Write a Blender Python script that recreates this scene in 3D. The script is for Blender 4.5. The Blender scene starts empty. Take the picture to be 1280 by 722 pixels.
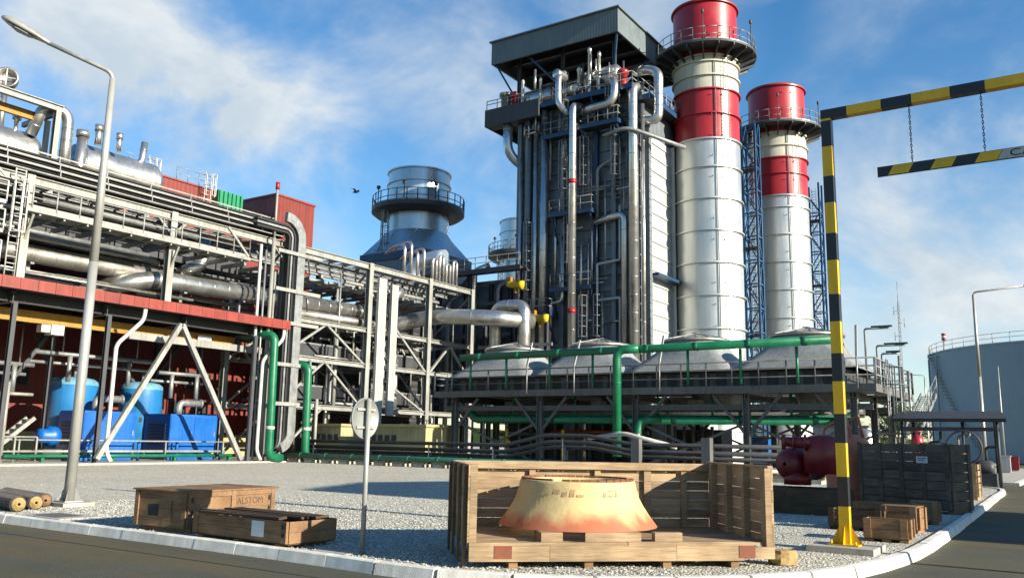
import bpy, math, random
from mathutils import Vector, Matrix
random.seed(11)
scn = bpy.context.scene
COL = scn.collection
R = math.radians
PI = math.pi

# ------------------------------------------------------------------ camera (plant axes are X and Y)
F, PITCH, ROLL, YAW, H = 1078.0, R(9.94), R(1.086), R(33.64), 1.7
_f0 = Vector((-math.sin(YAW), math.cos(YAW), 0)); _r0 = Vector((math.cos(YAW), math.sin(YAW), 0)); _z = Vector((0, 0, 1))
FW = _f0 * math.cos(PITCH) + _z * math.sin(PITCH)
_up = _z * math.cos(PITCH) - _f0 * math.sin(PITCH)
RT = _r0 * math.cos(ROLL) + _up * math.sin(ROLL)
UP = _up * math.cos(ROLL) - _r0 * math.sin(ROLL)
EYE = Vector((0, 0, H))
cd = bpy.data.cameras.new('camera'); cam = bpy.data.objects.new('camera', cd); COL.objects.link(cam)
m = Matrix((RT, UP, -FW)).transposed().to_4x4(); m.translation = EYE
cam.matrix_world = m
cd.sensor_width = 36; cd.lens = 36 * F / 1280; cd.clip_start = .1; cd.clip_end = 6000
scn.camera = cam
def ray(x, y): return FW + RT * ((x - 640) / F) - UP * ((y - 361) / F)
def ax(x, y, X):                       # survey helpers: where a sight line meets a wall plane
    d = ray(x, y); return EYE + d * (X / d.x)
def ay(x, y, Y):
    d = ray(x, y); return EYE + d * (Y / d.y)
def az(x, y, Z=0.0):
    d = ray(x, y); return EYE + d * ((Z - H) / d.z)

# ------------------------------------------------------------------ materials
def nd(nt, t, **k):
    n = nt.nodes.new(t)
    for a, b in k.items(): setattr(n, a, b)
    return n
def M(name, col, rough=.6, metal=0.0, var=.18, scale=1.5, streak=0.0, bump=0.0, bscale=20.0, island=0.0, spec=.5, dust=None, dustamt=.5):
    mt = bpy.data.materials.new(name); mt.use_nodes = True
    nt = mt.node_tree; L = nt.links.new; b = nt.nodes['Principled BSDF']
    b.inputs['Roughness'].default_value = rough; b.inputs['Metallic'].default_value = metal
    b.inputs['Specular IOR Level'].default_value = spec
    tc = nd(nt, 'ShaderNodeTexCoord'); oi = nd(nt, 'ShaderNodeObjectInfo')
    off = nd(nt, 'ShaderNodeVectorMath', operation='SCALE'); off.inputs[0].default_value = (37, 21, 53)
    L(oi.outputs['Random'], off.inputs['Scale'])
    vec = nd(nt, 'ShaderNodeVectorMath', operation='ADD'); L(tc.outputs['Object'], vec.inputs[0]); L(off.outputs[0], vec.inputs[1])
    v = vec.outputs[0]
    n1 = nd(nt, 'ShaderNodeTexNoise'); n1.inputs['Scale'].default_value = scale; n1.inputs['Detail'].default_value = 6; n1.inputs['Roughness'].default_value = .65
    L(v, n1.inputs['Vector'])
    mr = nd(nt, 'ShaderNodeMapRange'); mr.inputs[1].default_value = .3; mr.inputs[2].default_value = .7
    mr.inputs[3].default_value = 1 - var; mr.inputs[4].default_value = 1 + var
    L(n1.outputs['Fac'], mr.inputs[0])
    fac = mr.outputs[0]
    def mul(a, bb):
        q = nd(nt, 'ShaderNodeMath', operation='MULTIPLY'); L(a, q.inputs[0]); L(bb, q.inputs[1]); return q.outputs[0]
    if streak:
        mp = nd(nt, 'ShaderNodeMapping'); mp.inputs['Scale'].default_value = (5, 5, .25); L(v, mp.inputs['Vector'])
        n2 = nd(nt, 'ShaderNodeTexNoise'); n2.inputs['Scale'].default_value = 1.3; n2.inputs['Detail'].default_value = 5; L(mp.outputs[0], n2.inputs['Vector'])
        m2 = nd(nt, 'ShaderNodeMapRange'); m2.inputs[1].default_value = .35; m2.inputs[2].default_value = .62
        m2.inputs[3].default_value = 1 - streak; m2.inputs[4].default_value = 1.0; L(n2.outputs['Fac'], m2.inputs[0])
        fac = mul(fac, m2.outputs[0])
    if island:
        g = nd(nt, 'ShaderNodeNewGeometry'); m3 = nd(nt, 'ShaderNodeMapRange')
        m3.inputs[3].default_value = 1 - island; m3.inputs[4].default_value = 1 + island; L(g.outputs['Random Per Island'], m3.inputs[0])
        fac = mul(fac, m3.outputs[0])
    sc = nd(nt, 'ShaderNodeVectorMath', operation='SCALE'); sc.inputs[0].default_value = col; L(fac, sc.inputs['Scale'])
    cout = sc.outputs[0]
    if dust:
        n3 = nd(nt, 'ShaderNodeTexNoise'); n3.inputs['Scale'].default_value = scale * .7; n3.inputs['Detail'].default_value = 8; L(v, n3.inputs['Vector'])
        m4 = nd(nt, 'ShaderNodeMapRange'); m4.inputs[1].default_value = .5; m4.inputs[2].default_value = .7; m4.inputs[4].default_value = dustamt; L(n3.outputs['Fac'], m4.inputs[0])
        mx = nd(nt, 'ShaderNodeMix', data_type='RGBA'); L(m4.outputs[0], mx.inputs[0]); L(cout, mx.inputs[6]); mx.inputs[7].default_value = (*dust, 1)
        cout = mx.outputs[2]
    L(cout, b.inputs['Base Color'])
    # roughness breakup
    mr2 = nd(nt, 'ShaderNodeMapRange'); mr2.inputs[1].default_value = .3; mr2.inputs[2].default_value = .7
    mr2.inputs[3].default_value = max(.05, rough - .1); mr2.inputs[4].default_value = min(1, rough + .12); L(n1.outputs['Fac'], mr2.inputs[0]); L(mr2.outputs[0], b.inputs['Roughness'])
    if bump:
        nb = nd(nt, 'ShaderNodeTexNoise'); nb.inputs['Scale'].default_value = bscale; nb.inputs['Detail'].default_value = 4; L(v, nb.inputs['Vector'])
        bp = nd(nt, 'ShaderNodeBump'); bp.inputs['Strength'].default_value = bump; bp.inputs['Distance'].default_value = .03; L(nb.outputs['Fac'], bp.inputs['Height']); L(bp.outputs[0], b.inputs['Normal'])
    return mt
def WOOD(name, col, col2, along=(1.2, 22, 22), rough=.8, isl=.22):
    mt = bpy.data.materials.new(name); mt.use_nodes = True
    nt = mt.node_tree; L = nt.links.new; b = nt.nodes['Principled BSDF']; b.inputs['Roughness'].default_value = rough
    b.inputs['Specular IOR Level'].default_value = .2
    tc = nd(nt, 'ShaderNodeTexCoord'); g = nd(nt, 'ShaderNodeNewGeometry')
    off = nd(nt, 'ShaderNodeVectorMath', operation='SCALE'); off.inputs[0].default_value = (31, 17, 23); L(g.outputs['Random Per Island'], off.inputs['Scale'])
    ad = nd(nt, 'ShaderNodeVectorMath', operation='ADD'); L(tc.outputs['Object'], ad.inputs[0]); L(off.outputs[0], ad.inputs[1])
    mp = nd(nt, 'ShaderNodeMapping'); mp.inputs['Scale'].default_value = along; L(ad.outputs[0], mp.inputs['Vector'])
    n = nd(nt, 'ShaderNodeTexNoise'); n.inputs['Scale'].default_value = 1.6; n.inputs['Detail'].default_value = 8; n.inputs['Roughness'].default_value = .7; n.inputs['Distortion'].default_value = .6; L(mp.outputs[0], n.inputs['Vector'])
    r1 = nd(nt, 'ShaderNodeMapRange'); r1.inputs[1].default_value = .36; r1.inputs[2].default_value = .68; L(n.outputs['Fac'], r1.inputs[0])
    mx = nd(nt, 'ShaderNodeMix', data_type='RGBA'); mx.inputs[6].default_value = (*col, 1); mx.inputs[7].default_value = (*col2, 1); L(r1.outputs[0], mx.inputs[0])
    n2 = nd(nt, 'ShaderNodeTexNoise'); n2.inputs['Scale'].default_value = 1.7; n2.inputs['Detail'].default_value = 5; L(ad.outputs[0], n2.inputs['Vector'])
    r3 = nd(nt, 'ShaderNodeMapRange'); r3.inputs[1].default_value = .35; r3.inputs[2].default_value = .65; r3.inputs[3].default_value = .7; r3.inputs[4].default_value = 1.12; L(n2.outputs['Fac'], r3.inputs[0])
    r2 = nd(nt, 'ShaderNodeMapRange'); r2.inputs[3].default_value = 1 - isl; r2.inputs[4].default_value = 1 + isl; L(g.outputs['Random Per Island'], r2.inputs[0])
    q = nd(nt, 'ShaderNodeMath', operation='MULTIPLY'); L(r2.outputs[0], q.inputs[0]); L(r3.outputs[0], q.inputs[1])
    sc = nd(nt, 'ShaderNodeVectorMath', operation='SCALE'); L(mx.outputs[2], sc.inputs[0]); L(q.outputs[0], sc.inputs['Scale']); L(sc.outputs[0], b.inputs['Base Color'])
    bp = nd(nt, 'ShaderNodeBump'); bp.inputs['Strength'].default_value = .5; bp.inputs['Distance'].default_value = .01; L(n.outputs['Fac'], bp.inputs['Height']); L(bp.outputs[0], b.inputs['Normal'])
    return mt

K = {}
K['steel'] = M('pale_steel', (.265, .272, .25), .5, .1, .14, .8, .28, island=.1, dust=(.22, .16, .1), dustamt=.35)
K['galv'] = M('galvanised_steel', (.23, .24, .24), .5, .45, .18, 2.5, .2, island=.12)
K['darksteel'] = M('dark_steel', (.042, .045, .05), .6, .1, .2, 1.5, .2, island=.15)
K['decksteel'] = M('platform_steel', (.115, .115, .11), .6, .15, .2, 1.5, .25, island=.15)
K['black'] = M('black_cable', (.012, .012, .013), .7, 0, .3)
K['clad'] = M('aluminium_cladding', (.52, .515, .49), .33, .88, .12, .9, .12, bump=.10, bscale=2.2)
K['cladold'] = M('weathered_cladding', (.38, .36, .32), .42, .8, .2, .9, .2, bump=.12, bscale=2.2)
K['stack'] = M('aluminium_stack_sheet', (.50, .51, .495), .42, .75, .05, .3, .1)
K['red'] = M('red_stack_paint', (.31, .014, .020), .36, 0, .1, .4, .14)
K['cream'] = M('cream_stack_paint', (.50, .485, .40), .5, 0, .08, .5, .2)
K['navy'] = M('navy_steel', (.010, .038, .095), .45, 0, .2, 1)
K['mastblue'] = M('blue_mast_paint', (.012, .06, .15), .45, 0, .15, 1)
K['casing'] = M('blue_grey_casing', (.16, .185, .205), .5, .2, .18, .6, .3, island=.12)
K['white'] = M('pale_panel', (.42, .44, .425), .5, .1, .1, .5, .2, island=.06)
K['hood'] = M('fibreglass_hood', (.24, .255, .245), .55, 0, .1, .6, .25)
K['roof'] = M('teal_grey_fascia', (.13, .165, .175), .5, .1, .12, .5, .2)
K['bypass'] = M('blue_grey_stack_sheet', (.44, .52, .58), .32, .65, .08, .4, .12)
K['green'] = M('green_pipe_paint', (.003, .125, .055), .38, 0, .16, 1.3, .15)
K['dkgreen'] = M('dull_green_pipe_paint', (.02, .13, .085), .5, 0, .2, 1.3, .2)
K['blue'] = M('blue_enclosure_paint', (.004, .095, .36), .38, 0, .12, .8, .18)
K['sky'] = M('light_blue_tank_paint', (.016, .15, .36), .4, 0, .12, .8, .15)
K['yellow'] = M('yellow_paint', (.66, .40, .006), .45, 0, .1, 1.5, .15)
K['crane'] = M('crane_yellow', (.30, .155, .008), .5, 0, .14, 1, .2)
K['blk'] = M('black_paint', (.012, .012, .013), .42, 0, .3, 2)
K['beige'] = M('beige_enclosure', (.38, .335, .17), .55, 0, .12, 1, .25)
K['fascia'] = M('red_fascia', (.21, .026, .014), .5, 0, .12, 1.2, .25, island=.1)
K['grn2'] = M('green_container', (.008, .2, .085), .45, 0, .12, 1, .2)
K['pumpred'] = M('red_pump_paint', (.17, .012, .014), .42, 0, .2, 2, .2)
K['orange'] = M('orange_paint', (.42, .12, .06), .5, 0, .15, 2)
K['whitep'] = M('white_paint', (.47, .465, .43), .45, 0, .08, 1.5, .2)
K['conc'] = M('concrete', (.38, .36, .31), .9, 0, .2, 2.5, .1, bump=.35, bscale=40, dust=(.16, .14, .11), dustamt=.45)
K['kerb'] = M('kerb_concrete', (.74, .71, .62), .8, 0, .1, 3, .18, bump=.3, bscale=50, island=.05, dust=(.30, .26, .2), dustamt=.3)
K['lamp'] = M('lamp_post_steel', (.36, .36, .33), .45, .35, .12, 1.3, .2)
K['glass'] = M('lamp_glass', (.25, .27, .27), .15, 0, .1)
K['rust'] = M('rust_plate', (.16, .05, .025), .8, 0, .3, 5)
K['paper'] = M('paper_label', (.62, .64, .62), .7, 0, .1, 8)
K['fadedink'] = M('faded_stencil', (.075, .05, .032), .8, 0, .5, 14)
K['ink'] = M('stencil_ink', (.025, .02, .018), .8, 0, .3, 9)
K['tank'] = M('tank_paint', (.20, .275, .32), .6, 0, .1, .12, .08)
K['roofdark'] = M('dark_sheet_roof', (.014, .014, .015), .6, .1, .2, 2)
K['bark'] = M('bark', (.10, .075, .05), .9, 0, .3, 3)
K['leaf'] = M('leaf', (.03, .05, .018), 1.0, 0, .25, .5, island=.5, spec=.05)
K['stone'] = M('sandstone', (.30, .21, .085), .95, 0, .25, 6, bump=.8, bscale=12)
K['loosestone'] = M('loose_stone', (.34, .335, .29), .9, 0, .2, 8, island=.5)
K['coil'] = M('dark_hose', (.035, .03, .028), .6, 0, .3, 6)
K['wood'] = WOOD('pine_planks', (.37, .265, .16), (.20, .14, .08), isl=.24)
K['oldwood'] = WOOD('weathered_planks', (.175, .135, .095), (.085, .062, .044))
K['boxwood'] = WOOD('brown_crate_wood', (.27, .165, .088), (.15, .085, .042), isl=.12)
K['dkwood'] = WOOD('dark_crate_wood', (.10, .065, .04), (.05, .034, .02))

def ribbed(name, col, step, axis=(0, 1, 0), rough=.55, depth=.5, band=.0):
    mt = M(name, col, rough, 0, .14, .4, .22)
    nt = mt.node_tree; L = nt.links.new; b = nt.nodes['Principled BSDF']
    tc = nd(nt, 'ShaderNodeTexCoord'); dt = nd(nt, 'ShaderNodeVectorMath', operation='DOT_PRODUCT'); dt.inputs[1].default_value = axis; L(tc.outputs['Object'], dt.inputs[0])
    mm = nd(nt, 'ShaderNodeMath', operation='MULTIPLY'); mm.inputs[1].default_value = 2 * PI / step; L(dt.outputs['Value'], mm.inputs[0])
    si = nd(nt, 'ShaderNodeMath', operation='SINE'); L(mm.outputs[0], si.inputs[0])
    bp = nd(nt, 'ShaderNodeBump'); bp.inputs['Strength'].default_value = depth; bp.inputs['Distance'].default_value = .05; L(si.outputs[0], bp.inputs['Height']); L(bp.outputs[0], b.inputs['Normal'])
    return mt
K['hall'] = ribbed('red_hall_cladding', (.155, .019, .012), .4, (.7, 1, 0), depth=.06)
K['roofclad'] = ribbed('ribbed_canopy_cladding', (.12, .15, .16), .3, (1, 1, 0), depth=.1)

# ------------------------------------------------------------------ mesh builder
class MB:
    def __init__(s): s.v = []; s.f = []; s.mi = []; s.sm = []; s.k = 0
    def fc(s, ix, smooth=False): s.f.append(ix); s.mi.append(s.k); s.sm.append(smooth)
    def obox(s, c, a, b, d):            # centre and three half vectors
        c, a, b, d = map(Vector, (c, a, b, d))
        if a.cross(b).dot(d) < 0: a = -a
        n = len(s.v)
        for k in (-1, 1):
            for j in (-1, 1):
                for i in (-1, 1): s.v.append(c + a * i + b * j + d * k)
        for q in ((0, 2, 3, 1), (4, 5, 7, 6), (0, 1, 5, 4), (2, 6, 7, 3), (0, 4, 6, 2), (1, 3, 7, 5)): s.fc([n + i for i in q])
        return s
    def box(s, x0, x1, y0, y1, z0, z1):
        return s.obox(((x0 + x1) / 2, (y0 + y1) / 2, (z0 + z1) / 2), (abs(x1 - x0) / 2, 0, 0), (0, abs(y1 - y0) / 2, 0), (0, 0, abs(z1 - z0) / 2))
    def bar(s, p, q, w, h=None, side=None):
        p, q = Vector(p), Vector(q); h = h or w; d = q - p
        if d.length < 1e-6: return s
        u = d.normalized(); up = Vector(side) if side else (Vector((0, 0, 1)) if abs(u.z) < .95 else Vector((0, 1, 0)))
        a = u.cross(up).normalized(); b = a.cross(u).normalized()
        return s.obox((p + q) / 2, d / 2, a * w / 2, b * h / 2)
    def ibeam(s, p, q, w, h, t=.03, side=None):
        p, q = Vector(p), Vector(q); d = q - p; u = d.normalized()
        up = Vector(side) if side else (Vector((0, 0, 1)) if abs(u.z) < .95 else Vector((1, 0, 0)))
        a = u.cross(up).normalized(); b = a.cross(u).normalized()
        s.obox((p + q) / 2, d / 2, a * t / 2, b * (h / 2 - t))
        for k in (-1, 1): s.obox((p + q) / 2 + b * k * (h / 2 - t / 2), d / 2, a * w / 2, b * t / 2)
        return s
    def ringpts(s, c, a, b, r, n): return [Vector(c) + (a * math.cos(2 * PI * i / n) + b * math.sin(2 * PI * i / n)) * r for i in range(n)]
    def skin(s, rings, caps=True, closed=False, smooth=True):
        n = len(rings[0]); base = len(s.v)
        for r in rings: s.v.extend(r)
        m_ = len(rings)
        for k in range(m_ if closed else m_ - 1):
            k2 = (k + 1) % m_
            for i in range(n):
                j = (i + 1) % n; s.fc([base + k * n + i, base + k * n + j, base + k2 * n + j, base + k2 * n + i], smooth)
        if caps and not closed:
            s.fc([base + i for i in reversed(range(n))]); s.fc([base + (m_ - 1) * n + i for i in range(n)])
        return s
    def tube(s, p, q, r, n=8, r2=None, caps=True):
        p, q = Vector(p), Vector(q); u = (q - p).normalized(); t = Vector((0, 0, 1)) if abs(u.z) < .9 else Vector((1, 0, 0))
        a = u.cross(t).normalized(); b = u.cross(a).normalized()
        return s.skin([s.ringpts(p, a, b, r, n), s.ringpts(q, a, b, r if r2 is None else r2, n)], caps)
    def pipe(s, pts, r, n=10, bend=0.0, bands=0.0, bw=.06, bt=.02, segs=5, closed=False):
        P = [Vector(p) for p in pts]; path = []
        if bend and len(P) > 2:
            path.append(P[0])
            for i in range(1, len(P) - 1):
                d0 = (P[i - 1] - P[i]); d1 = (P[i + 1] - P[i]); k = min(bend, d0.length * .49, d1.length * .49)
                a0 = P[i] + d0.normalized() * k; a1 = P[i] + d1.normalized() * k
                for j in range(segs + 1):
                    t = j / segs; path.append(a0 * (1 - t) ** 2 + P[i] * 2 * t * (1 - t) * 1.0 + a1 * t ** 2)
            path.append(P[-1])
        else: path = P
        rings = []; prev = None; N = len(path)
        for i, p in enumerate(path):
            if closed: d = path[(i + 1) % N] - path[i - 1]
            else: d = path[min(i + 1, N - 1)] - path[max(i - 1, 0)]
            u = d.normalized()
            if prev is None:
                t = Vector((0, 0, 1)) if abs(u.z) < .9 else Vector((1, 0, 0)); a = u.cross(t).normalized()
            else: a = (prev - u * prev.dot(u)).normalized()
            prev = a; b = u.cross(a); rings.append(s.ringpts(p, a, b, r, n))
        s.skin(rings, not closed, closed)
        if bands:
            for i in range(N - 1):
                d = path[i + 1] - path[i]; Ln = d.length
                if Ln < bands * .8: continue
                k = max(1, int(Ln / bands))
                for j in range(1, k + 1):
                    c = path[i] + d * ((j - .5) / k); s.tube(c - d.normalized() * bw / 2, c + d.normalized() * bw / 2, r + bt, n)
        return s
    def lathe(s, c, prof, n=32, axis=(0, 0, 1), caps=False, smooth=True, sharp=False):
        u = Vector(axis).normalized(); t = Vector((1, 0, 0)) if abs(u.x) < .9 else Vector((0, 1, 0))
        a = (t - u * t.dot(u)).normalized(); b = u.cross(a); c = Vector(c)
        if sharp:
            for (r0, z0), (r1, z1) in zip(prof, prof[1:]): s.skin([s.ringpts(c + u * z0, a, b, max(r0, 1e-4), n), s.ringpts(c + u * z1, a, b, max(r1, 1e-4), n)], False)
            return s
        return s.skin([s.ringpts(c + u * z, a, b, max(r, 1e-4), n) for r, z in prof], caps, smooth=smooth)
    def quad(s, *pts):
        n = len(s.v); s.v.extend(Vector(p) for p in pts); s.fc(list(range(n, n + len(pts)))); return s
    def islands(s, name, mat, parent):     # every loose piece becomes a part of its own
        root = list(range(len(s.v)))
        def find(i):
            while root[i] != i: root[i] = root[root[i]]; i = root[i]
            return i
        for f in s.f:
            for j in f[1:]: root[find(j)] = find(f[0])
        groups = {}
        for k, f in enumerate(s.f): groups.setdefault(find(f[0]), []).append(k)
        for ks in groups.values():
            q = MB(); mp = {}
            for k in ks:
                for i in s.f[k]:
                    if i not in mp: mp[i] = len(q.v); q.v.append(s.v[i])
                q.f.append([mp[i] for i in s.f[k]]); q.mi.append(s.mi[k]); q.sm.append(s.sm[k])
            q.build(name, mat, parent)
    def build(s, name, mat, parent=None, off=None):
        me = bpy.data.meshes.new(name)
        o_ = OFF.get(parent.name, Vector()) if parent else (Vector(off) if off is not None else Vector())
        me.from_pydata([tuple(v - o_) for v in s.v], [], s.f)
        for mm in (mat if isinstance(mat, (list, tuple)) else [mat]): me.materials.append(mm)
        me.polygons.foreach_set('material_index', s.mi); me.polygons.foreach_set('use_smooth', s.sm)
        me.update()
        o = bpy.data.objects.new(name, me); COL.objects.link(o)
        if parent: o.parent = parent; OFF[o.name] = o_
        else: o.location = o_; OFF[o.name] = o_
        return o
OFF = {}
def tag(o, label, cat, group=None, kind=None):
    if label: o['label'] = label
    if cat: o['category'] = cat
    if group: o['group'] = group
    if kind: o['kind'] = kind
    return o
def T(name, label, cat, loc=(0, 0, 0), group=None, rz=0.0, local=False):
    o = bpy.data.objects.new(name, None); COL.objects.link(o); o.location = loc; o.rotation_euler = (0, 0, rz); o.empty_display_size = .3
    tag(o, label, cat, group); OFF[o.name] = Vector() if local else Vector(loc); return o
def S(mb, name, mat, label, cat, group=None):
    lo = Vector((min(v.x for v in mb.v), min(v.y for v in mb.v), min(v.z for v in mb.v))); hi = Vector((max(v.x for v in mb.v), max(v.y for v in mb.v), 0))
    return tag(mb.build(name, mat, None, ((lo.x + hi.x) / 2, (lo.y + hi.y) / 2, lo.z)), label, cat, group)
def STR(mb, name, mat): return tag(mb.build(name, mat), None, None, kind='structure')
def dup(root, delta, label, rz=None):
    def cp(o, par):
        c = o.copy(); COL.objects.link(c)
        if par: c.parent = par
        for ch in list(o.children): cp(ch, c)
        return c
    c = cp(root, None); c.location = root.location + Vector(delta); c['label'] = label
    if rz is not None: c.rotation_euler = (0, 0, rz)
    return c

def railing(mb, pts, h=1.1, sp=1.3, r=.025, toe=.12, closed=False, mids=(.55,)):
    P = [Vector(p) for p in pts]
    if closed: P = P + [P[0]]
    for a, b in zip(P, P[1:]):
        d = b - a; n = max(1, round(d.length / sp))
        for i in range(n + 1): q = a + d * (i / n); mb.tube(q, q + Vector((0, 0, h)), r * 1.15, 5)
        for k in (h,) + tuple(mids): mb.tube(a + Vector((0, 0, k)), b + Vector((0, 0, k)), r, 5)
        if toe: mb.bar(a + Vector((0, 0, toe / 2)), b + Vector((0, 0, toe / 2)), .02, toe)
    return mb
def ladder(mb, x, y, z0, z1, wdir=(1, 0, 0), out=(0, -1, 0), w=.5, cage=True, r=.025):
    wv = Vector(wdir); ov = Vector(out); c = Vector((x, y, 0))
    for k in (-1, 1): mb.tube(c + wv * k * w / 2 + Vector((0, 0, z0)), c + wv * k * w / 2 + Vector((0, 0, z1)), r, 5)
    z = z0 + .3
    while z < z1: mb.tube(c - wv * w / 2 + Vector((0, 0, z)), c + wv * w / 2 + Vector((0, 0, z)), r * .8, 4); z += .35
    if cage:
        hoops = []; z = z0 + 2.2
        while z <= z1 + .1:
            ps = [c + wv * (w * .75 * math.cos(t)) + ov * (w * 1.5 * math.sin(t)) + Vector((0, 0, z)) for t in [PI * i / 8 for i in range(9)]]
            mb.pipe(ps, r * .7, 4); hoops.append(ps); z += .9
        if len(hoops) > 1:
            for i in (1, 3, 5, 7): mb.bar(hoops[0][i], hoops[-1][i], r * 1.6)
    return mb
def circle(c, r, n=32, a0=0, a1=2 * PI):
    full = abs(a1 - a0 - 2 * PI) < 1e-6
    return [(c[0] + r * math.cos(a0 + (a1 - a0) * i / (n if full else n - 1)), c[1] + r * math.sin(a0 + (a1 - a0) * i / (n if full else n - 1)), c[2]) for i in range(n)]
def text(s, size, mat, parent, mw, name='lettering', thick=.002):
    cu = bpy.data.curves.new(name, 'FONT'); cu.body = s; cu.size = size; cu.extrude = thick; cu.align_x = 'CENTER'; cu.align_y = 'CENTER'
    t = bpy.data.objects.new('tmp', cu); COL.objects.link(t)
    me = bpy.data.meshes.new_from_object(t); COL.objects.unlink(t); bpy.data.objects.remove(t)
    me.name = name; me.materials.clear(); me.materials.append(mat); me.transform(mw)
    o = bpy.data.objects.new(name, me); COL.objects.link(o); o.parent = parent; return o
# ------------------------------------------------------------------ light and sky
SUN_EL, SUN_AZ = R(19.2), R(91.0)        # azimuth clockwise from +Y
sd = Vector((math.sin(SUN_AZ) * math.cos(SUN_EL), math.cos(SUN_AZ) * math.cos(SUN_EL), math.sin(SUN_EL)))
sl = bpy.data.lights.new('sun', 'SUN'); sl.energy = 5.0; sl.angle = R(.5); sl.color = (1.0, .91, .76)
so = bpy.data.objects.new('sun', sl); COL.objects.link(so); so.rotation_euler = sd.to_track_quat('Z', 'Y').to_euler()
w = bpy.data.worlds.new('World'); scn.world = w; w.use_nodes = True
nt = w.node_tree; L = nt.links.new; bg = nt.nodes['Background']; bg.inputs['Strength'].default_value = .06
sk = nd(nt, 'ShaderNodeTexSky', sky_type='NISHITA'); sk.sun_disc = False; sk.sun_elevation = SUN_EL; sk.sun_rotation = SUN_AZ
sk.air_density = 1.0; sk.dust_density = .25; sk.ozone_density = 2.2
tc = nd(nt, 'ShaderNodeTexCoord')
hs = nd(nt, 'ShaderNodeHueSaturation'); hs.inputs['Saturation'].default_value = 1.3; hs.inputs['Value'].default_value = 1.45; L(sk.outputs[0], hs.inputs['Color'])
def cloud(scale, lo, hi, amt, stretch, seed, det=9, rough=.55, dist=.35):
    mp = nd(nt, 'ShaderNodeMapping'); mp.inputs['Scale'].default_value = stretch; mp.inputs['Location'].default_value = seed; mp.inputs['Rotation'].default_value = (0, R(-18), R(20)); L(tc.outputs['Generated'], mp.inputs['Vector'])
    n = nd(nt, 'ShaderNodeTexNoise'); n.inputs['Scale'].default_value = scale; n.inputs['Detail'].default_value = det; n.inputs['Roughness'].default_value = rough; n.inputs['Distortion'].default_value = dist; L(mp.outputs[0], n.inputs['Vector'])
    r = nd(nt, 'ShaderNodeMapRange', interpolation_type='SMOOTHSTEP'); r.inputs[1].default_value = lo; r.inputs[2].default_value = hi; r.inputs[4].default_value = amt; L(n.outputs['Fac'], r.inputs[0]); return r.outputs[0]
c1 = cloud(3.4, .36, .72, 1.0, (1, 1, 1.4), (3.1, 1.7, .4), rough=.58)
c2 = cloud(5.5, .55, .85, .4, (.6, 1.3, 2.2), (7.3, 2.1, 5.2))
# cloud banks: each a soft direction in the sky, broken up by the noise
acc = None
for px0, py0, deg, amt in ((185, 120, 9.5, .95), (130, 250, 8, .6), (375, 165, 6.5, .75), (430, 215, 8, .55), (610, 200, 9, .62), (560, 90, 9, .55), (660, 20, 6, .5), (720, 60, 10, .45), (365, 8, 4, .5), (250, 260, 10, .5), (520, 330, 14, .4), (1110, 260, 9, .6), (1220, 330, 13, .75), (1150, 60, 6, .35), (1250, 30, 7, .35), (1060, 200, 6, .45), (60, 40, 6, .18), (1300, 180, 9, .4), (-200, 330, 14, .5), (1750, 150, 16, .6)):
    d = ray(px0, py0).normalized(); vn = nd(nt, 'ShaderNodeVectorMath', operation='NORMALIZE'); L(tc.outputs['Generated'], vn.inputs[0])
    dt = nd(nt, 'ShaderNodeVectorMath', operation='DOT_PRODUCT'); dt.inputs[1].default_value = d; L(vn.outputs[0], dt.inputs[0])
    r = nd(nt, 'ShaderNodeMapRange', interpolation_type='SMOOTHSTEP'); r.inputs[1].default_value = math.cos(R(deg * 1.25)); r.inputs[2].default_value = math.cos(R(deg * .15)); r.inputs[4].default_value = amt; L(dt.outputs['Value'], r.inputs[0])
    if acc is None: acc = r.outputs[0]
    else: mxx = nd(nt, 'ShaderNodeMath', operation='MAXIMUM'); L(acc, mxx.inputs[0]); L(r.outputs[0], mxx.inputs[1]); acc = mxx.outputs[0]
nn = nd(nt, 'ShaderNodeMath', operation='MULTIPLY_ADD'); nn.inputs[1].default_value = 1.7; nn.inputs[2].default_value = .06; L(c1, nn.inputs[0])
pr = nd(nt, 'ShaderNodeMath', operation='MULTIPLY'); L(acc, pr.inputs[0]); L(nn.outputs[0], pr.inputs[1])
mxm = nd(nt, 'ShaderNodeMath', operation='ADD', use_clamp=True); L(pr.outputs[0], mxm.inputs[0]); L(c2, mxm.inputs[1])
cl_ = nd(nt, 'ShaderNodeMath', operation='MINIMUM'); cl_.inputs[1].default_value = .95; L(mxm.outputs[0], cl_.inputs[0]); mxm = cl_
cmix = nd(nt, 'ShaderNodeMix', data_type='RGBA'); L(mxm.outputs[0], cmix.inputs[0]); L(hs.outputs[0], cmix.inputs[6]); cn_ = cloud(6.5, .32, .68, 1.0, (1, 1, 1.6), (9.1, 4.4, 2.2), rough=.6)
ccol = nd(nt, 'ShaderNodeMix', data_type='RGBA'); L(cn_, ccol.inputs[0]); ccol.inputs[6].default_value = (4.3, 5.0, 5.6, 1); ccol.inputs[7].default_value = (6.2, 6.5, 6.6, 1); L(ccol.outputs[2], cmix.inputs[7])
L(cmix.outputs[2], bg.inputs['Color'])
vs = scn.view_settings; vs.view_transform = 'Standard'; vs.look = 'None'; vs.gamma = 1; vs.exposure = 1.2; vs.use_curve_mapping = False
cy = scn.cycles; cy.max_bounces = 6; cy.diffuse_bounces = 3; cy.glossy_bounces = 3; cy.transmission_bounces = 2; cy.volume_bounces = 0; cy.caustics_reflective = False; cy.caustics_refractive = False
cy.use_denoising = True; cy.use_adaptive_sampling = True

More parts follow.
